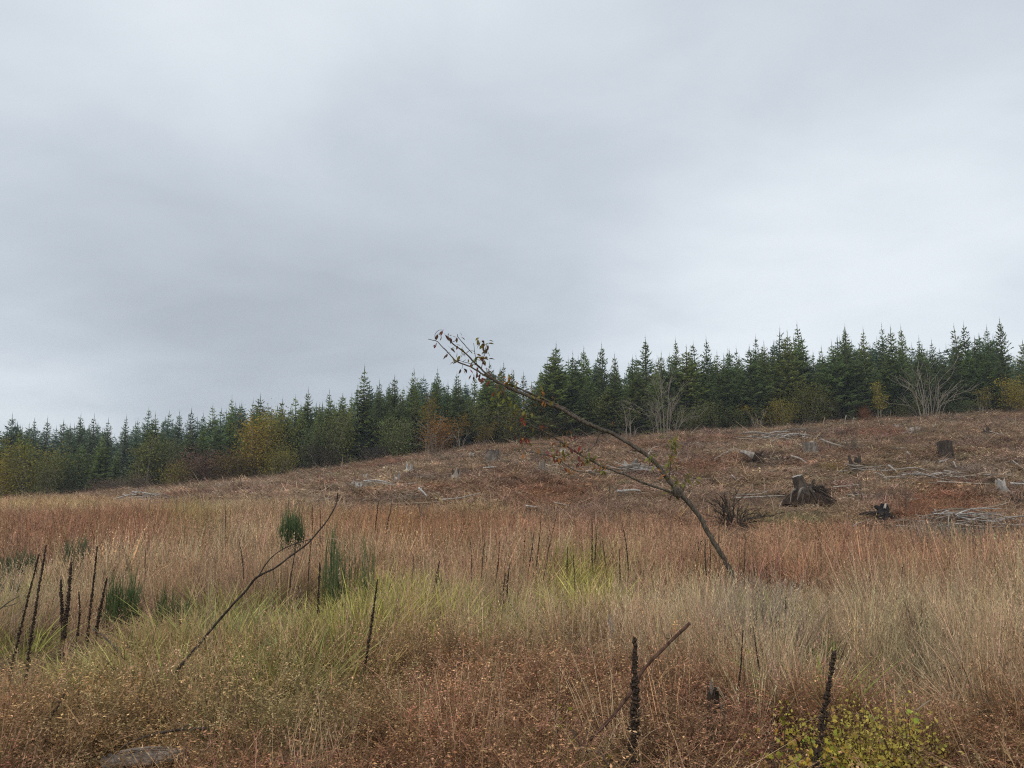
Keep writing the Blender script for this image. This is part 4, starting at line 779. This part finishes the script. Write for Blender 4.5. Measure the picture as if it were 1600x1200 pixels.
# ------------------------------------------------------------------ dead mullein and dock stalks
def mullein(tp, bp, d, wpx, lab, frac=.62, group='dead mullein spikes standing in the grass'):
    wpx *= 1.3 if d < 4.5 else 1; frac = min(frac, .6) if d > 7 else frac; top = at(*tp, d); b_ = at(*bp, d+U(-.1, .1)); dirv = (b_-top); gz = tz(b_.x, b_.y)
    base = Vector((b_.x, b_.y, gz-.05)) if b_.z > gz else b_
    if b_.z > gz: base.x += dirv.x/max(.05, abs(dirv.z))*(b_.z-gz)*.4
    o = empty('dead_mullein', base, lab, 'dead plant', group); T = top-base; m = b_-base; pth = smooth_path([Vector((0, 0, 0)), m*.55+Vector((U(-.01, .01), 0, 0)), m, m.lerp(T, .5)+Vector((U(-.012, .012), U(-.01, .01), 0)), T], 5)
    r = wpx*d/F*.5*(1 if wpx > 9 else (.72 if d < 8 else .42)); mb = MB(); k = len(pth); mb.tube(pth, [max(.0022, min(r*.42, .006 if d > 7 else .02)*(1-.5*j/k)) for j in range(k)], 6); mb.build('stem', STALK, o)
    mb = MB(); Lp = sum((pth[i+1]-pth[i]).length for i in range(k-1)); S = b_.z; cap = max(.0032 if d < 8 else .0024, min(.0095, r*.45)); n = int(min(700, max(50, (top-b_).length/cap*7*max(.5, r/.02))))
    prof = [U(.62, 1.08) for _ in range(60)]
    for _ in range(n):
        t = 1 - (1-U(0, 1)**1.15)*frac; q = t*(k-1); i = min(k-2, int(q)); c = pth[i].lerp(pth[i+1], q-i); rr = r*(.3+.7*min(1, (1-t)*3))*prof[min(59, int(t*60))]*U(.3, 1.1)
        a = U(0, 6.28); c = c + Vector((math.cos(a)*rr, math.sin(a)*rr, U(-1, 1)*cap)); s = cap*U(.6, 1.25); dn = U(0, 6.28)
        e1 = Vector((math.cos(dn), math.sin(dn), 0))*s; e2 = Vector((-math.sin(dn), math.cos(dn), 0))*s; up = Vector((math.cos(a)*.4, math.sin(a)*.4, 1))*s*1.25
        mb.add([c+e1, c+e2, c-e1, c-e2, c+up, c-up], [(0, 1, 4), (1, 2, 4), (2, 3, 4), (3, 0, 4), (1, 0, 5), (2, 1, 5), (3, 2, 5), (0, 3, 5)])
    x = mb.build('seed_head', SEED, o); x['kind'] = 'stuff'
    return o
for a in (((992, 998), (982, 1260), 4.1, 16, 'thick black mullein spike in front, crossed by the broken stick', .9), ((1304, 1018), (1270, 1230), 4.2, 9.5, 'tall thin mullein spike leaning beside the yellow leaved bush', .9), ((590, 905), (564, 1075), 6.0, 8, 'curved dark mullein spike alone in the left middle foreground', .66),
    ((72, 853), (32, 1130), 5.8, 8, 'taller right one of the two leaning mulleins at the left edge', .52), ((61, 866), (4, 1110), 5.9, 7, 'left one of the two leaning mulleins at the left edge', .5), ((152, 853), (137, 990), 7.2, 6, 'dark thin mullein spike beside the broom at the left', .8), ((111, 880), (101, 985), 7.4, 9, 'dark dock stalk right of the black clump on the left', .7), ((95, 906), (97, 958), 7.4, 8, 'black bushy dock seed head on the left', .8),
    ((167, 903), (152, 978), 7.2, 7, 'short dark spike leaning right of the thin left mullein', .8), ((123, 925), (122, 985), 7.4, 5, 'short thin spike between the black clump and the thin mullein', .8), ((101, 1086), (54, 1152), 4.7, 9, 'short dark spike leaning over near the lower left corner', .9),
    ((500, 880), (496, 985), 7.6, 7, 'dark mullein spike at the left end of the bright green grass', .85), ((487, 842), (482, 896), 9.5, 5, 'thin spike below the fork of the bent branch', .85), ((464, 832), (454, 905), 9.2, 5, 'leaning thin spike left of the bent branch fork', .85),
    ((846, 800), (838, 885), 11, 5, 'tallest dark spike in the group left of the green patch', .85), ((834, 832), (826, 890), 11, 5, 'lower spike left of the tallest one of its group', .85), ((857, 855), (849, 905), 10.4, 4, 'thin spike right of the tallest one of its group', .85), ((925, 812), (925, 868), 11.5, 6, 'dark double spike behind the yellow green patch', .85), ((931, 822), (930, 864), 11.6, 5, 'shorter half of the double spike behind the green patch', .85), ((972, 818), (981, 878), 11, 5, 'spike leaning left to the right of the green patch', .85), ((968, 858), (969, 900), 10, 5, 'spike at the right margin of the green patch', .85), ((941, 845), (945, 872), 11, 4, 'short spike between the double spike and the leaning one', .85),
    ((887, 854), (886, 895), 9.8, 5, 'spike standing in the left side of the green patch', .85), ((896, 867), (898, 897), 9.7, 5, 'small spike in the middle of the green patch', .85), ((780, 845), (775, 905), 9.6, 6, 'dark curved spike in the middle of the field', .85), ((757, 848), (753, 893), 9.8, 4, 'thin spike left of the dark curved one', .85), ((735, 846), (737, 898), 9.8, 4.5, 'leftmost spike of the group in the middle of the field', .85), ((797, 880), (793, 915), 8.8, 7, 'bushy brown spike right of the dark curved one', .8), ((789, 884), (787, 918), 8.7, 6, 'bushy brown spike just left of its taller twin', .8), ((687, 876), (679, 915), 9, 8, 'short black spike beside the small dark broom shoot', .7), ((646, 868), (644, 900), 9.4, 4, 'thin faint spike right of the bright green grass', .85),
    ((591, 784), (587, 820), 15, 5, 'thin spike in the far field right of the sparse broom', .85), ((612, 786), (606, 815), 15, 4.5, 'second thin spike in the far field right of the sparse broom', .85), ((489, 788), (488, 822), 15, 4.5, 'thin brown spike right of the dense dark broom tuft', .85), ((500, 786), (501, 815), 15.2, 4, 'fainter brown spike near the dense dark broom tuft', .85), ((1102, 842), (1103, 895), 10.4, 6, 'dark spike just left of the foot of the sapling', .85), ((1109, 850), (1109, 893), 10.5, 4.5, 'thinner spike beside the foot of the sapling', .85), ((1164, 825), (1163, 890), 11, 3.5, 'slender bare stem right of the foot of the sapling', .6), ((1122, 790), (1123, 850), 12, 3, 'slender stem rising behind the sapling trunk', .6), ((1411, 878), (1404, 935), 10, 6, 'dark weed stalk in the straw at the right', .7), ((1161, 985), (1149, 1110), 5.4, 4, 'thin dark weed stem with one yellow leaf', .35), ((1177, 980), (1188, 1060), 5.8, 4, 'dark branched weed stem right of the one with a yellow leaf', .4),
    ((352, 788), (353, 830), 14, 3.5, 'thin dark stem in the field left of the dense broom', .6), ((228, 856), (227, 900), 10, 4.5, 'small dark spike right of the thin left mullein', .8), ((373, 842), (380, 890), 9.4, 4.5, 'faint brown spike left of the bent branch', .85), ((1228, 930), (1226, 960), 7.8, 4, 'small dark stalk below the grey dead scrub', .8), ((1360, 880), (1357, 930), 10, 4, 'thin weed stalk left of the dark one at the right', .8)): mullein(*a)

# ------------------------------------------------------------------ leaves
def leaf_mesh(name, ln, wd, fold=.25, droop=.25):
    b = MB(); o = [(0, 0), (.25, .38), (.55, .5), (.8, .3), (1, 0)]; vs = [(0, t*ln, -droop*ln*t*t) for t, _ in o]
    for s in (-1, 1): vs += [(s*wd*h, t*ln, -droop*ln*t*t + fold*wd*h) for t, h in o[1:4]]
    b.add(vs, [(0, 5, 1), (1, 5, 6, 2), (2, 6, 7, 3), (3, 7, 4), (0, 1, 8), (1, 2, 9, 8), (2, 3, 10, 9), (3, 4, 10)], .5)
    b.add([(-.0012, -.3*ln, .0), (.0012, -.3*ln, 0), (.0009, .02*ln, 0), (-.0009, .02*ln, 0)], [(0, 1, 2, 3)], .3); return b.mesh(name, BIGLEAF)
LANCE = [leaf_mesh('leaf', .060, .024, .3, .3), leaf_mesh('leaf', .055, .028, .2, .5), leaf_mesh('leaf', .066, .022, .4, .15)]
BROAD = [leaf_mesh('leaf', .040, .034, .25, .3), leaf_mesh('leaf', .036, .033, .15, .15), leaf_mesh('leaf', .044, .034, .35, .45)]
def put_leaf(parent, meshes, p, s, c, down=.4):
    az = U(0, 6.28); return copy_part('leaf', meshes[rng.randrange(len(meshes))], parent, p, (U(-1.2, .6)-down, U(-.7, .7), az), s*U(.75, 1.2), jc(c, .25))

# ------------------------------------------------------------------ leaning sapling
def sapling():
    D = 11.6; base = at(1146, 905, D); g = Vector((base.x, base.y, tz(base.x, base.y))); base = Vector((base.x+.08, D, g.z-.05))
    o = empty('leaning_sapling', base, 'long bare leaning sapling with a few autumn leaves arching across the middle', 'tree'); K = D/F
    def path(pts, per=5): return smooth_path([at(*p[:2], D+(p[2] if len(p) > 2 else 0))-base for p in pts], per)
    def limb(name, pts, w0, w1, n=9, mtl=SAPBARK, first=None):
        p = [q + Vector((U(-1, 1), U(-1, 1), U(-1, 1)))*K*w0*.09 for q in path(pts)]
        if first is not None: p = [first] + p
        k = len(p); mb = MB(); mb.tube(p, [.38*K*(w0+(w1-w0)*(j/(k-1)))*U(.9, 1.1) for j in range(k)], n, rough=.09); mb.build(name, mtl, o, True); return p
    limb('trunk', [(1144, 896), (1128, 868), (1106, 832), (1092, 806), (1072, 781), (1061, 770)], 9.5, 10.5, 10, first=Vector((0, 0, 0)))
    mb = MB(); c = at(1058, 769, D)-base; mb.tube([c+Vector((.055, 0, -.055)), c, c+Vector((-.05, 0, .05))], [6.3*K, 8.2*K, 6*K], 10, rough=.1); mb.build('knot', SAPBARK, o, True)
    main = limb('branch', [(1060, 770), (1046, 752), (1030, 730), (1014, 714), (985, 694), (955, 677), (932, 668), (906, 657), (880, 641), (850, 629), (815, 615), (792, 604), (770, 592), (757, 584)], 9, 6)
    limb('branch', [(935, 669), (905, 653, .05), (880, 637, .06), (850, 624, .06), (818, 610, .05), (795, 600, .03)], 5, 4, 7)
    limb('twig', [(764, 588), (742, 567), (725, 550), (706, 536), (702, 531)], 4.5, 1.6, 6); limb('twig', [(772, 594), (755, 585), (735, 573), (714, 565), (703, 554), (690, 541), (682, 533), (669, 530)], 4, 1.3, 6)
    limb('twig', [(738, 552), (727, 540), (716, 527), (715, 522)], 2, 1.2, 5); limb('twig', [(702, 531), (700, 524), (701, 521)], 1.6, 1, 5); limb('twig', [(706, 535), (714, 531)], 1.5, 1, 5); limb('twig', [(680, 530), (680, 522), (686, 516), (693, 516)], 1.4, .9, 5); limb('twig', [(745, 570), (730, 567), (714, 562)], 1.4, 1, 5)
    limb('twig', [(752, 578), (757, 552), (760, 540), (762, 536)], 1.8, 1, 5); limb('twig', [(745, 568), (742, 552), (740, 536)], 1.5, 1, 5); limb('twig', [(728, 562), (724, 565), (722, 576)], 1, .8, 5)
    lo = limb('branch', [(1052, 771), (1040, 766), (1000, 752), (975, 741), (945, 730), (920, 718), (900, 706), (885, 697), (868, 684), (845, 672), (832, 665), (818, 655)], 5.2, 2.4, 7)
    limb('twig', [(857, 643), (848, 651), (835, 655), (820, 654), (808, 648), (795, 634)], 2.4, 1.6, 5); limb('twig', [(818, 655), (803, 658), (788, 651), (772, 652), (762, 645), (757, 634)], 2, 1.2, 5); limb('twig', [(770, 598), (782, 614), (790, 620)], 1.8, 1.2, 5); limb('twig', [(795, 634), (800, 650), (801, 655)], 1.5, 1, 5)
    limb('twig', [(936, 672), (933, 688), (926, 699), (912, 708)], 2.8, 1.6, 6); limb('twig', [(932, 674), (908, 683), (885, 695), (857, 700)], 2.2, 1.2, 5); limb('twig', [(945, 731), (935, 738), (915, 738), (895, 734), (870, 716), (850, 711), (832, 707), (824, 705), (815, 695), (808, 686)], 2.2, 1.2, 5)
    limb('twig', [(800, 685), (803, 690), (808, 694), (812, 684), (806, 683)], 1.5, 1, 5); limb('twig', [(808, 692), (830, 693), (860, 694)], 1.2, .9, 5); limb('twig', [(1009, 717), (1014, 709), (1018, 703)], 4, 3, 7, PALE)
    limb('twig', [(1046, 752), (1047, 735), (1049, 715), (1053, 690)], 2.2, 1.1, 5); limb('twig', [(1068, 768), (1071, 750), (1077, 735)], 2, 1, 5); limb('twig', [(1068, 768), (1060, 755), (1057, 748)], 1.6, 1, 5); limb('twig', [(1052, 775), (1044, 770)], 2, 1, 5)
    limb('twig', [(800, 603), (803, 585), (802, 578)], 1.5, 1, 5); limb('twig', [(845, 622), (838, 612), (832, 606)], 1.5, 1, 5); limb('twig', [(866, 632), (866, 624), (862, 618)], 1.3, 1, 5)
    for _ in range(22):
        q0 = (lo if U(0, 1) < .65 else main); j = rng.randrange(int(len(q0)*.35), len(q0)); q0 = q0[j]; dd = Vector((U(-1, .2), U(-.3, .3), U(-.6, .8))).normalized()*U(.16, .42); mb = MB()
        mb.tube(smooth_path([q0, q0+dd*.5+Vector((0, 0, U(-.04, .04))), q0+dd], 3), [.0035-.0024*k/6 for k in range(7)], 5); mb.build('twig', SAPBARK, o)
        for k in range(rng.randrange(1, 5)): put_leaf(o, LANCE, q0+dd*U(.4, 1.05), 1.2, ((.20, .06, .035), (.2, .1, .04), (.12, .11, .035))[rng.randrange(3)])
    RED, RST, OLV, BRW, GRN, DRD = (.32, .065, .045), (.36, .165, .055), (.23, .20, .055), (.16, .095, .06), (.21, .22, .06), (.20, .065, .06)
    def spot(px, py, rx, ry, n, cs, s=1.0):
        for _ in range(n): put_leaf(o, LANCE, at(px+rng.gauss(0, rx), py+rng.gauss(0, ry), D+rng.gauss(0, .05))-base, s*1.5, cs[rng.randrange(len(cs))])
    spot(686, 520, 4, 3, 6, [BRW, DRD, BRW]); spot(684, 538, 2, 6, 4, [BRW, RED, DRD]); spot(703, 527, 5, 6, 5, [BRW]); spot(716, 526, 4, 4, 4, [BRW]); spot(700, 550, 4, 4, 4, [BRW, BRW]); spot(718, 548, 6, 6, 11, [OLV, BRW, OLV]); spot(717, 561, 4, 6, 4, [OLV, BRW]); spot(750, 534, 8, 4, 10, [OLV, BRW]); spot(763, 540, 2, 4, 4, [OLV, BRW])
    spot(746, 558, 8, 8, 22, [OLV, OLV, BRW, RST, GRN]); spot(755, 560, 5, 7, 10, [BRW, OLV, DRD]); spot(740, 575, 5, 5, 7, [DRD, RED, BRW]); spot(722, 578, 2, 4, 4, [BRW]); spot(736, 586, 3, 4, 3, [BRW]); spot(763, 594, 3, 2, 2, [RED]); spot(755, 582, 8, 6, 9, [BRW, DRD])
    spot(792, 598, 9, 7, 26, [RST, RST, OLV]); spot(838, 615, 8, 6, 16, [RST, OLV, OLV]); spot(850, 625, 6, 4, 6, [RST]); spot(866, 625, 5, 5, 9, [RST, OLV]); spot(797, 630, 12, 8, 16, [GRN, OLV]); spot(780, 616, 6, 5, 6, [GRN]); spot(806, 638, 9, 6, 9, [OLV, GRN]); spot(820, 645, 3, 4, 6, [OLV, RED]); spot(796, 662, 5, 5, 7, [OLV]); spot(822, 685, 6, 3, 6, [RED, RST, OLV]); spot(815, 655, 4, 3, 3, [RED])
    spot(906, 692, 3, 6, 7, [RED, RED, DRD]); spot(886, 692, 10, 7, 14, [RST, DRD, OLV]); spot(855, 710, 6, 3, 8, [RED, DRD, RST]); spot(905, 712, 12, 6, 10, [OLV, RST, DRD]); spot(922, 717, 5, 5, 12, [GRN, OLV]); spot(938, 735, 6, 5, 10, [OLV, RST]); spot(877, 708, 8, 5, 8, [RED, RST, OLV]); spot(945, 725, 3, 2, 2, [RST]); spot(900, 734, 8, 2, 4, [RST]); spot(830, 700, 8, 6, 6, [RST, OLV]); spot(783, 645, 6, 8, 6, [OLV])
    spot(1052, 695, 6, 8, 22, [GRN, GRN, OLV]); spot(1049, 718, 7, 10, 16, [OLV, GRN]); spot(1052, 714, 1, 2, 2, [RST]); spot(1017, 714, 3, 3, 8, [GRN]); spot(1072, 748, 8, 8, 16, [GRN, OLV]); spot(1060, 755, 4, 5, 7, [GRN]); spot(1040, 742, 4, 5, 5, [OLV, RST]); spot(1047, 772, 5, 3, 6, [OLV, BRW]); spot(1025, 726, 5, 5, 6, [OLV, RST])
sapling()

# bent bare branch on the left
def bent_branch():
    D = 5.4; b = at(296, 1025, D); o = empty('bent_branch', b, 'dark bare branch bending up from the green grass on the left', 'branch'); K = D/F
    def limb(name, pts, w0, w1, m=DARKBR, n=7):
        p = smooth_path([at(*q, D+U(-.03, .03))-b for q in pts], 4); k = len(p); mb = MB(); mb.tube(p, [.34*K*(w0+(w1-w0)*j/(k-1))*U(.88, 1.12) for j in range(k)], n, rough=.08); mb.build(name, m, o, True)
    limb('branch', [(272, 1052), (296, 1025), (325, 990), (345, 966), (368, 940), (385, 922), (398, 905), (410, 897), (432, 886), (455, 868), (480, 850), (496, 832), (510, 815), (521, 797), (526, 785), (528, 770)], 6.5, 2.2, DARKBR, 9)
    limb('twig', [(404, 901), (415, 882), (430, 866), (450, 854), (470, 847), (488, 842)], 2.8, 1.8); limb('twig', [(493, 838), (506, 842), (522, 842), (537, 850), (546, 861), (553, 874)], 2, 1.2, TANW, 5); limb('twig', [(526, 785), (535, 788), (545, 791), (550, 796)], 1.8, 1, TANW, 5); limb('twig', [(345, 962), (365, 950), (392, 937)], 1.6, 1, TANW, 5)
bent_branch()

# ------------------------------------------------------------------ foreground sticks and wood
def stick(name, segs, D, lab, m, cat='stick', parts=('branch', 'twig'), group=None):
    """segs: list of (pixels, w0, w1)"""
    b = at(*segs[0][0][0], D); o = empty(name, b, lab, cat, group); K = D/F
    for i, (pts, w0, w1) in enumerate(segs):
        p = smooth_path([at(q[0], q[1], D+(q[2] if len(q) > 2 else 0))-b for q in pts], 4); k = len(p); mb = MB(); mb.tube(p, [.36*K*(w0+(w1-w0)*j/(k-1))*U(.9, 1.1) for j in range(k)], 11, rough=.26 if name == 'weathered_log' else .1); mb.build(parts[0] if i == 0 else parts[1], m, o, True)
    return o
stick('broken_stick', [([(902, 1172), (945, 1133), (985, 1083), (1004, 1048), (1040, 1010), (1078, 973)], 7, 7), ([(1050, 996), (1048, 988), (1049, 980)], 2, 1), ([(1046, 998), (1040, 996), (1037, 988)], 1.8, 1), ([(930, 1142), (924, 1158), (926, 1166)], 2.5, 1.5)], 4.35, 'reddish brown broken stick slanting behind the thick mullein', REDST)
stick('dead_branch', [([(893, 1140), (905, 1162), (918, 1174), (936, 1174), (946, 1190), (962, 1205)], 4, 4.5), ([(905, 1162), (915, 1150), (918, 1140)], 2, 1), ([(930, 1175), (945, 1188), (950, 1200)], 3, 2)], 4.1, 'dark crooked dead branch among yellow leaves at the bottom', BARK)
stick('dead_branch', [([(145, 983), (160, 993), (178, 1010), (191, 1023)], 3, 3.5), ([(160, 993), (170, 990)], 1.6, 1)], 6.2, 'dark thin stick slanting down in the weeds on the left', BARK)
stick('dead_branch', [([(-4, 955), (12, 942), (30, 931)], 3, 1.8), ([(5, 948), (20, 945), (32, 938)], 2, 1)], 6.4, 'brown forked twig entering at the left edge', BARK)
stick('dead_branch', [([(190, 1168), (230, 1150), (280, 1140), (322, 1138)], 6, 5), ([(280, 1140), (295, 1132)], 2.5, 1.5)], 4.45, 'dark stick lying above the weathered log at the bottom left', DARKW)
stick('weathered_log', [([(166, 1196), (180, 1191), (200, 1188), (225, 1186), (250, 1184), (290, 1178)], 34, 24), ([(262, 1186), (285, 1178), (305, 1168)], 6, 3)] + [([(168+U(0, 40), 1192-h), (215+U(-10, 10), 1187-h+U(-2, 2)), (250+U(0, 50), 1182-h+U(-3, 3))], U(4, 8), U(2, 4)) for h in (16, 13, 10, 7, 4, 1, -2, 15, 9)], 4.3, 'pale weathered broken log half buried at the bottom left', LOGW, 'log', ('log_body', 'splinter'))
stick('weathered_log', [([(400, 1193), (440, 1188), (492, 1194)], 14, 8), ([(430, 1190), (455, 1178), (470, 1172)], 3, 1.5), ([(405, 1192), (430, 1178), (465, 1172)], 2, 1)], 4.25, 'grey splintered branch wood at the bottom left of centre', GREYW, 'log', ('log_body', 'branch_stub'))
stick('pale_stick', [([(1432, 1110), (1442, 1102), (1454, 1094)], 3, 2.5)], 4.6, 'short pale stick above the yellow leaved bush', TANW)
stick('pale_stick', [([(1122, 1074), (1127, 1082), (1133, 1092)], 4.5, 2)], 4.75, 'pale wood splinter leaning on the mossy stump', TANW)

# ------------------------------------------------------------------ yellow leaved bushes
def leafy(px, pyt, pyb, wpx, d, n, c, lab, stems=8, s=1.0, more=0):
    b = foot(px, pyb, d); H = max(.12, at(px, pyt, d).z-b.z); W = wpx*d/F; o = empty('yellow_leaved_bush', b, lab, 'shrub', 'yellow leaved bushes in the foreground'); ts = []
    for i in range(stems):
        a = U(0, 6.28); r = W*.5*math.sqrt(U(0, 1)); e = Vector((math.cos(a)*r, math.sin(a)*r*.8, H*U(.3, 1.12)*(1-.4*(r/(W*.5))**2))); st = Vector((e.x*.45, e.y*.45, -.03)); mb = MB(); pth = smooth_path([st, st.lerp(e, .5)+Vector((U(-.02, .02), U(-.02, .02), .02)), e], 4)
        mb.tube(pth, [.0035-.0022*j/(len(pth)-1) for j in range(len(pth))], 5); mb.build('stem', STALK, o); ts.append(pth)
    for i in range(n):
        p = ts[rng.randrange(len(ts))]; q = p[rng.randrange(int(len(p)*.25), len(p))] + Vector((rng.gauss(0, .035), rng.gauss(0, .035), rng.gauss(0, .03))); q.z = max(.02, q.z); put_leaf(o, BROAD, q, s*U(.6, 1.15), (c[0]*U(.6, 1.15), c[1]*U(.65, 1.1), c[2]*U(.8, 1.2)), .3)
    if more:
        mb = MB()
        for i in range(more):
            p = ts[rng.randrange(len(ts))]; q = p[rng.randrange(2, len(p))] + Vector((rng.gauss(0, .05), rng.gauss(0, .05), rng.gauss(0, .04))); q.z = max(.02, q.z); flake(mb, q, .022*s*U(.6, 1.2), U(.2, .9), 1.5)
        x = copy_part('small_leaves', mb.mesh('small_leaves', LEAF), o, color=c); x['kind'] = 'stuff'
leafy(1345, 1092, 1215, 210, 4.55, 290, (.56, .47, .11), 'broad yellow green leafy bush at the bottom right', 52, .7, 2200)
leafy(1425, 1106, 1225, 110, 4.45, 200, (.58, .49, .11), 'leafy yellow green shoots right of the broad bush', 30, .74, 900)
leafy(1215, 1140, 1235, 190, 4.5, 260, (.66, .54, .08), 'bright yellow leaved bush left of the thin leaning mullein', 16, .9)
leafy(1335, 1166, 1240, 70, 4.4, 60, (.50, .44, .07), 'yellow leaves at the very bottom right of the thin mullein', 8, .9)
leafy(905, 1160, 1240, 90, 4.5, 100, (.50, .44, .08), 'yellow leaves around the crooked dead branch at the bottom', 12, .85, 300)
leafy(1010, 1176, 1240, 60, 4.4, 40, (.42, .38, .08), 'pale yellow leaves at the bottom right of the thick mullein', 6, .7, 100)
leafy(1165, 1160, 1240, 60, 4.4, 44, (.46, .40, .07), 'small yellow leaved sprig left of the bright yellow bush', 7, .75, 100)
def sprig(pts, leaves, D, c, lab):
    b = at(*pts[0], D); b = Vector((b.x, D, tz(b.x, D))); o = empty('yellow_leaved_sprig', b, lab, 'plant', 'single sprigs with yellow leaves'); mb = MB(); p = smooth_path([Vector((0, 0, 0))]+[at(*q, D)-b for q in pts[1:]], 3); mb.tube(p, [.003-.0018*j/(len(p)-1) for j in range(len(p))], 5); mb.build('stem', STALK, o)
    for q in leaves: put_leaf(o, BROAD, at(q[0], q[1], D-.02)-b, q[2], c, .2)
sprig([(878, 1210), (872, 1150), (868, 1115), (885, 1100)], [(870, 1135, 1.1), (875, 1137, 1.0), (868, 1153, .9), (857, 1176, .9), (871, 1172, .8), (888, 1105, .7), (877, 1100, .6), (874, 1122, .7), (872, 1140, .9), (896, 1155, .8)], 4.2, (.25, .22, .04), 'thin sprig with yellow leaves left of the broken stick')
sprig([(1170, 1100), (1162, 1040), (1166, 1012)], [(1166, 1013, .95), (1169, 1015, .7)], 5.3, (.36, .30, .03), 'thin stem with a single bright yellow leaf')
sprig([(1222, 1210), (1226, 1130), (1229, 1095)], [(1222, 1110, .7), (1224, 1120, .9), (1228, 1095, .5), (1226, 1125, .8), (1219, 1117, .7), (1230, 1128, .5)], 4.2, (.26, .225, .04), 'short yellow leaved shoot above the bright yellow bush')
print('conifers', NCON, 'objects', len(C.objects))
